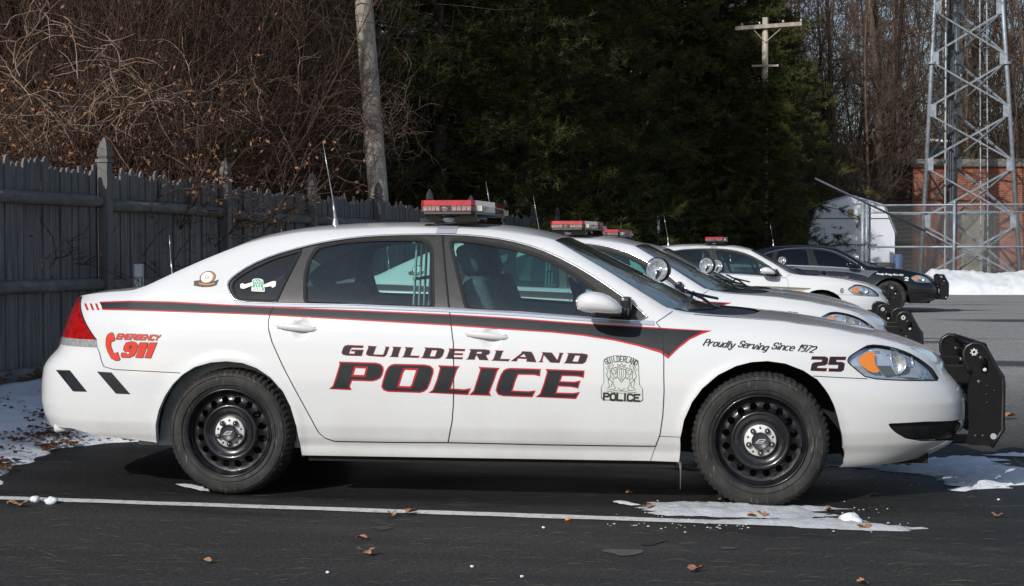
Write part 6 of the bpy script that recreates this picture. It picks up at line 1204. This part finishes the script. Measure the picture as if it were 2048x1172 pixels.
m = MB(); m.box((XP(1701), -.015, ZP(425)), (.22, .03, .26)); ve = m.build('shed_vent', simple('vent_yellow', (.45, .40, .24), .6), sh); m = MB()
for i in range(4): m.box((XP(1701), -.035, ZP(425)-.09+i*.06), (.2, .01, .02))
m.build('vent_slat', M['galvd'], ve)
# brick building
def brick_mat():
    m, nt, b = newmat('brick'); tc = N(nt, 'TexCoord'); mp = N(nt, 'Mapping'); mp.inputs['Rotation'].default_value = (math.pi/2, 0, 0); nt.links.new(tc.outputs['Object'], mp.inputs[0]); br = N(nt, 'TexBrick'); nt.links.new(mp.outputs[0], br.inputs[0])
    br.inputs['Color1'].default_value = (.34, .115, .06, 1); br.inputs['Color2'].default_value = (.20, .055, .035, 1); br.inputs['Mortar'].default_value = (.30, .22, .17, 1); br.inputs['Scale'].default_value = 1; br.inputs['Mortar Size'].default_value = .011; br.inputs['Brick Width'].default_value = .29; br.inputs['Row Height'].default_value = .098; br.inputs['Mortar Smooth'].default_value = .3
    n = noise(nt, tc.outputs['Object'], 1.2, 4); nt.links.new(mix(nt, ramp(nt, n, [(.35, .35), (.6, 0.)]), br.outputs[0], (.14, .06, .045)), b.inputs['Base Color']); b.inputs['Roughness'].default_value = .9; return m
db = 63.; x, y = xy(1824, db); k = db/FPX; ZB_ = lambda py: CZ+(501-py)*k; bl = empty('brick_building', (x, y, 0), YAW*.5); tag(bl, 'low red brick utility building with brown roof edge behind the tower', 'building'); M['brick'] = brick_mat(); M['fascia'] = simple('roof_fascia', (.17, .155, .13), .6)
H = ZB_(336); m = MB(); m.box((5.5, 4, H/2), (11, 8, H)); m.build('brick_wall', M['brick'], bl); m = MB(); m.rbox((5.5, 4, H+.19), (11.3, 8.3, .40), .12, 3); m.build('roof_edge', M['fascia'], bl, True)
m = MB(); 
for i in range(90): m.box((.06+i*.122, -.012, H-.13), (.085, .03, .22))
m.build('soldier_course', simple('soldier_brick', (.30, .095, .05), .9, var=.4, vs=3), bl)
XB = lambda px: (px-1824)*k
m = MB(); m.box((XB(1952), -.02, (ZB_(420)+0)/2), (XB(1986)-XB(1922), .05, ZB_(420))); dr = m.build('steel_door', simple('door_tan', (.23, .21, .165), .6), bl); m = MB(); m.box((XB(1924)+.0, -.06, ZB_(420)/2), (.09, .05, ZB_(420)+.05)); m.box((XB(1985), -.06, ZB_(420)/2), (.09, .05, ZB_(420)+.05)); m.build('door_frame', simple('frame_green', (.26, .27, .20), .6), dr)
m = MB(); m.box((XB(1880), .35, ZB_(300)), (.95, .6, .34)); ru = m.build('roof_unit', simple('unit_dark', (.03, .035, .04), .4), bl); m = MB(); m.box((XB(1880), .03, ZB_(282)), (1.0, .12, .10), Matrix.Rotation(.08, 3, 'Y')); m.build('unit_cover', M['whitev'], ru)
# clutter seen through the wire right of the shed
for k, (px, py, d, w_, h, col, nm, lb) in enumerate(((1796, 522, 50.5, .34, .5, (.05, .10, .25), 'blue_drum', 'small blue drum beside the white shed'), (1806, 533, 50.8, .2, .4, (.2, .03, .025), 'red_fuel_can', 'dark red can right of the blue drum'), (1760, 520, 50., .9, .22, (.04, .04, .04), 'stacked_hose', 'dark heap lying low in front of the shed'))):
    x, y = xy(px, d); m = MB(); z1 = CZ+(501-py)*d/FPX+h/2
    if k < 2: m.lathe([(.01, 0), (w_*.5, 0), (w_*.5, z1*.3), (w_*.52, z1*.32), (w_*.5, z1*.34), (w_*.5, z1*.97), (w_*.42, z1), (.01, z1)], 16, 'z')
    else:
        for j in range(4): m.tube([(w_*.5*math.cos(t), .4*w_*math.sin(t), .12+j*.22) for t in np.linspace(0, 6.2, 16)], .11, 6)
    o = m.build(nm, simple(nm+'_skin', col, .6), None, True); o.location = (x, y, 0); tag(o, lb, nm.replace('_', ' ').split()[-1])
